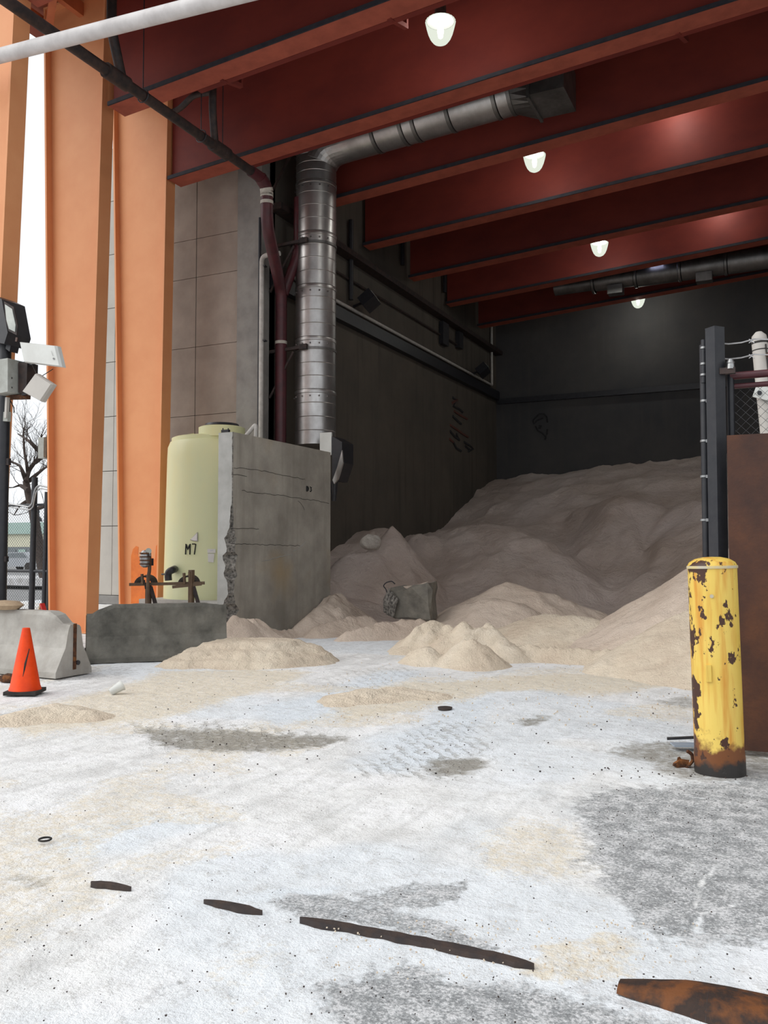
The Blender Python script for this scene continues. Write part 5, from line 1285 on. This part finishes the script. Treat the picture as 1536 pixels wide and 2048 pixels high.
# ================================================================== BEYOND THE COLUMNS: FENCE, TREE, STREET
YF = 15.6
def fp(px, py, y=YF): return at(px, py, Y=y)
t = thing('yard_fence', (fp(65, 1200).x, YF, 0), 'black chain link yard fence seen between the two left columns', 'fence')
xf0, xf1 = fp(20, 1150).x, fp(112, 1150).x
for (px, ptop, r_) in ((64, 955, .075), (89, 984, .06), (97, 928, .055)):
    q = fp(px, 1150); MB().tube([(q.x, YF, 0), (q.x+.04, YF, fp(px, ptop).z)], r_, 12).build('post', M['black'], t)
for py, r_ in ((1010, .03), (1142, .04)):
    z = fp(60, py).z; MB().tube([(xf0-1.2, YF, z), (xf1+.3, YF, z)], r_, 10).build('rail', M['black'], t)
mb = MB(); zlo, zhi = .05, fp(60, 1010).z
for k in range(-40, 60):
    for sgn in (1, -1):
        x0 = xf0-.6+k*.085; H = zhi-zlo
        for j in range(6):
            xa = x0+sgn*H*j/6; xb_ = x0+sgn*H*(j+1)/6
            if xf0-1.0 < min(xa, xb_) and max(xa, xb_) < xf1+.3: mb.tube([(xa, YF+.03, zlo+H*j/6), (xb_, YF+.03, zlo+H*(j+1)/6)], .0035, 3, False, False)
o = mb.build('chain_link_mesh', M['meshdark'], t); o['kind'] = 'stuff'
q = [(20, 1008), (58, 1014), (64, 1008), (70, 978), (78, 970), (104, 976), (125, 980)]
o = MB().tube(arc_pts([fp(x, y_, YF-.12) for x, y_ in q], .12), .022, 8).tube(arc_pts([fp(x+2, y_+6, YF-.12) for x, y_ in q], .12), .018, 8).build('conduit_pair', M['steel'], t)
q = fp(97, 895); MB().box((q.x-.05, YF-.02, q.z-.02), (.24, .3, .52)).build('camera_box', M['grey'], t)
MB().box((q.x+.1, YF-.1, q.z-.02), (.10, .2, .5)).build('camera_box_side', M['brown'], t)
# red wheel chock behind the barrier
q = at(84, 1212, Y=12.2)
t = thing('sign_stand', (q.x, q.y, 0), 'red and tan folding sign stand peeking over the pale barrier', 'stand')
MB().bar((q.x+.25, q.y, 0), at(84, 1207, Y=12.2), .10, .03).build('red_leg', M['redplastic'], t)
MB().bar((q.x-.25, q.y+.05, 0), at(83, 1207, Y=12.2), .06, .03).build('tan_leg', M['lumber'], t)

# bare tree
YT = 27.0
tr = thing('bare_tree', at(80, 1200, Y=YT), 'bare winter tree behind the yard fence', 'tree')
trunk = MB(); br = MB(); tw = MB(); R3 = random.Random(13)
def tp(px, py, dy=0): return at(px, py, Y=YT+dy)
b0 = tp(98, 1190); b0.z = 0
tl_ = arc_pts([b0, tp(86, 1140), tp(78, 1090), tp(66, 1020), tp(56, 985), tp(52, 962)], .6)
trunk.tube(tl_, [.26-.12*i/(len(tl_)-1) for i in range(len(tl_))], 10).build('trunk', M['bark'], tr)
limbs = [[(52,962), (58,940), (70,925), (78,912), (76,895), (82,880), (84,868)], [(52,962), (46,945), (40,932), (30,926), (18,922)], [(58,962), (74,948), (90,935), (102,932)], [(76,900), (62,885), (48,875), (36,868)], [(50,958), (56,948), (54,930), (48,900), (47,860), (50,852)], [(70,925), (90,910), (104,900)], [(66,1020), (90,1012), (104,1000)], [(60,1000), (40,1010), (28,1030)], [(56,980), (40,970), (26,975)]]
def twig(p, d, L, r, depth):
    n_ = 4; pts = [p]; dd = d.copy()
    for k in range(n_):
        dd = (dd+Vector((R3.uniform(-.3, .3), R3.uniform(-.3, .3), R3.uniform(-.1, .28)))).normalized(); pts.append(pts[-1]+dd*L/n_)
    tw.tube(pts, [r*(1-.75*k/n_) for k in range(n_+1)], 4, False)
    if depth > 0:
        for k in range(1, n_+1):
            for _ in range(1):
                d2 = (dd+Vector((R3.uniform(-1, 1), R3.uniform(-.8, .8), R3.uniform(-.5, .8)))).normalized()
                twig(pts[k], d2, L*R3.uniform(.45, .7), r*.5, depth-1)
for l in limbs:
    pts = arc_pts([tp(x, y_, R3.uniform(-.4, .4)) for x, y_ in l], .4, 3); n_ = len(pts)
    br.tube(pts, [.10*(1-.75*i/(n_-1)) for i in range(n_)], 7)
    for i in range(2, n_, 3):
        d = (pts[i]-pts[i-1]).normalized()
        for _ in range(2):
            d2 = (d+Vector((R3.uniform(-1, 1), R3.uniform(-.9, .9), R3.uniform(-.5, .8)))).normalized()
            twig(pts[i], d2, R3.uniform(.6, 1.3), .018, 2)
br.build('branches', M['bark'], tr)
o = tw.build('twigs', M['bark'], tr); o['kind'] = 'stuff'

# street: verge, snow, road, vehicles, far building
c = at(60, 1190, Y=30)
o = struct('trim_verge', MB().box((c.x-4, 21.3, .16), (16, .5, .32)), M['verge'])
o = struct('trim_snowbank', MB().box((c.x-4, 27.5, .25), (22, 3.0, .3)), M['snowy'])
def car(px, y, mat, label, L=4.4, flip=1):
    p = at(px, 1160, Y=y); t = thing('parked_car', (p.x, y, 0), label, 'car', 'cars on the far street')
    pr = [(-L/2, .35), (-L/2, .75), (-L*.42, .92), (-L*.28, .98), (-L*.16, 1.42), (L*.2, 1.45), (L*.34, 1.02), (L*.5, .9), (L*.5, .35)]
    MB().prism([Vector((p.x+u, 0, z)) for u, z in pr], (0, y-.85, 0), (0, y+.85, 0)).build('body', mat, t)
    MB().prism([Vector((p.x+u, 0, z)) for u, z in ((-L*.25, 1.0), (-L*.15, 1.36), (L*.18, 1.38), (L*.29, 1.02))], (0, y-.87, 0), (0, y+.87, 0)).build('windows', M['far_dark'], t)
    for u in (-L*.31, L*.31):
        for s_ in (-.8, .8): MB().tube([(p.x+u, y+s_-.1, .33), (p.x+u, y+s_+.1, .33)], .33, 16).build('wheel', M['rubber'], t)
    return t
car(48, 47, M['carA'], 'silver car in the middle beyond the fence')
car(104, 51, M['carC'], 'pale blue car beside the column beyond the fence')
YBD = 75
def bp(px, py): return at(px, py, Y=YBD)
c0, c1 = bp(-150, 1160), bp(200, 1160); cx = (c0.x+c1.x)/2; wd = c1.x-c0.x
t = thing('far_building', (cx, YBD, 0), 'long low cream and green building across the street', 'building')
zA, zB, zC = bp(60, 1094).z, bp(60, 1068).z, bp(60, 1045).z
MB().box((cx, YBD+4, zA/2), (wd, 8, zA)).build('lower_wall', M['far_dark'], t)
MB().box((cx, YBD+4, (zA+zB)/2), (wd, 8.1, zB-zA)).build('upper_wall', M['far_cream'], t)
MB().box((cx, YBD+4, (zB+zC)/2), (wd+.6, 8.8, zC-zB)).build('roof', M['far_green'], t)
for k in range(18):
    x = c0.x+wd*(k+.5)/18; MB().box((x, YBD-.05, zA*.55), (wd/18*.7, .08, zA*.6)).build('window', M['far_dark'] if k % 2 else M['far_green'], t)
q = at(40, 1130, Y=50)
t = thing('street_banner', (q.x, 50, 0), 'blue street sign on a post beyond the fence', 'sign')
MB().tube([(q.x, 50, 0), (q.x, 50, q.z+.3)], .05, 8).build('post', M['steel'], t)
MB().box((q.x, 49.93, q.z), (.42, .04, .8)).build('panel', M['blue'], t)
q = at(77, 1036, Y=44)
t = thing('street_lamp', (q.x, 44, 0), 'dark bell shaped street lamp beyond the fence', 'street lamp')
MB().lathe([(.28, -.25), (.22, -.05), (.10, .10), (.03, .2)], q, 16).build('bell_shade', M['black'], t)
MB().tube(arc_pts([(q.x+.9, 44, 0), (q.x+.9, 44, q.z+.9), (q.x, 44, q.z+.9), (q.x, 44, q.z+.2)], .5), .06, 8).build('mast', M['black'], t)
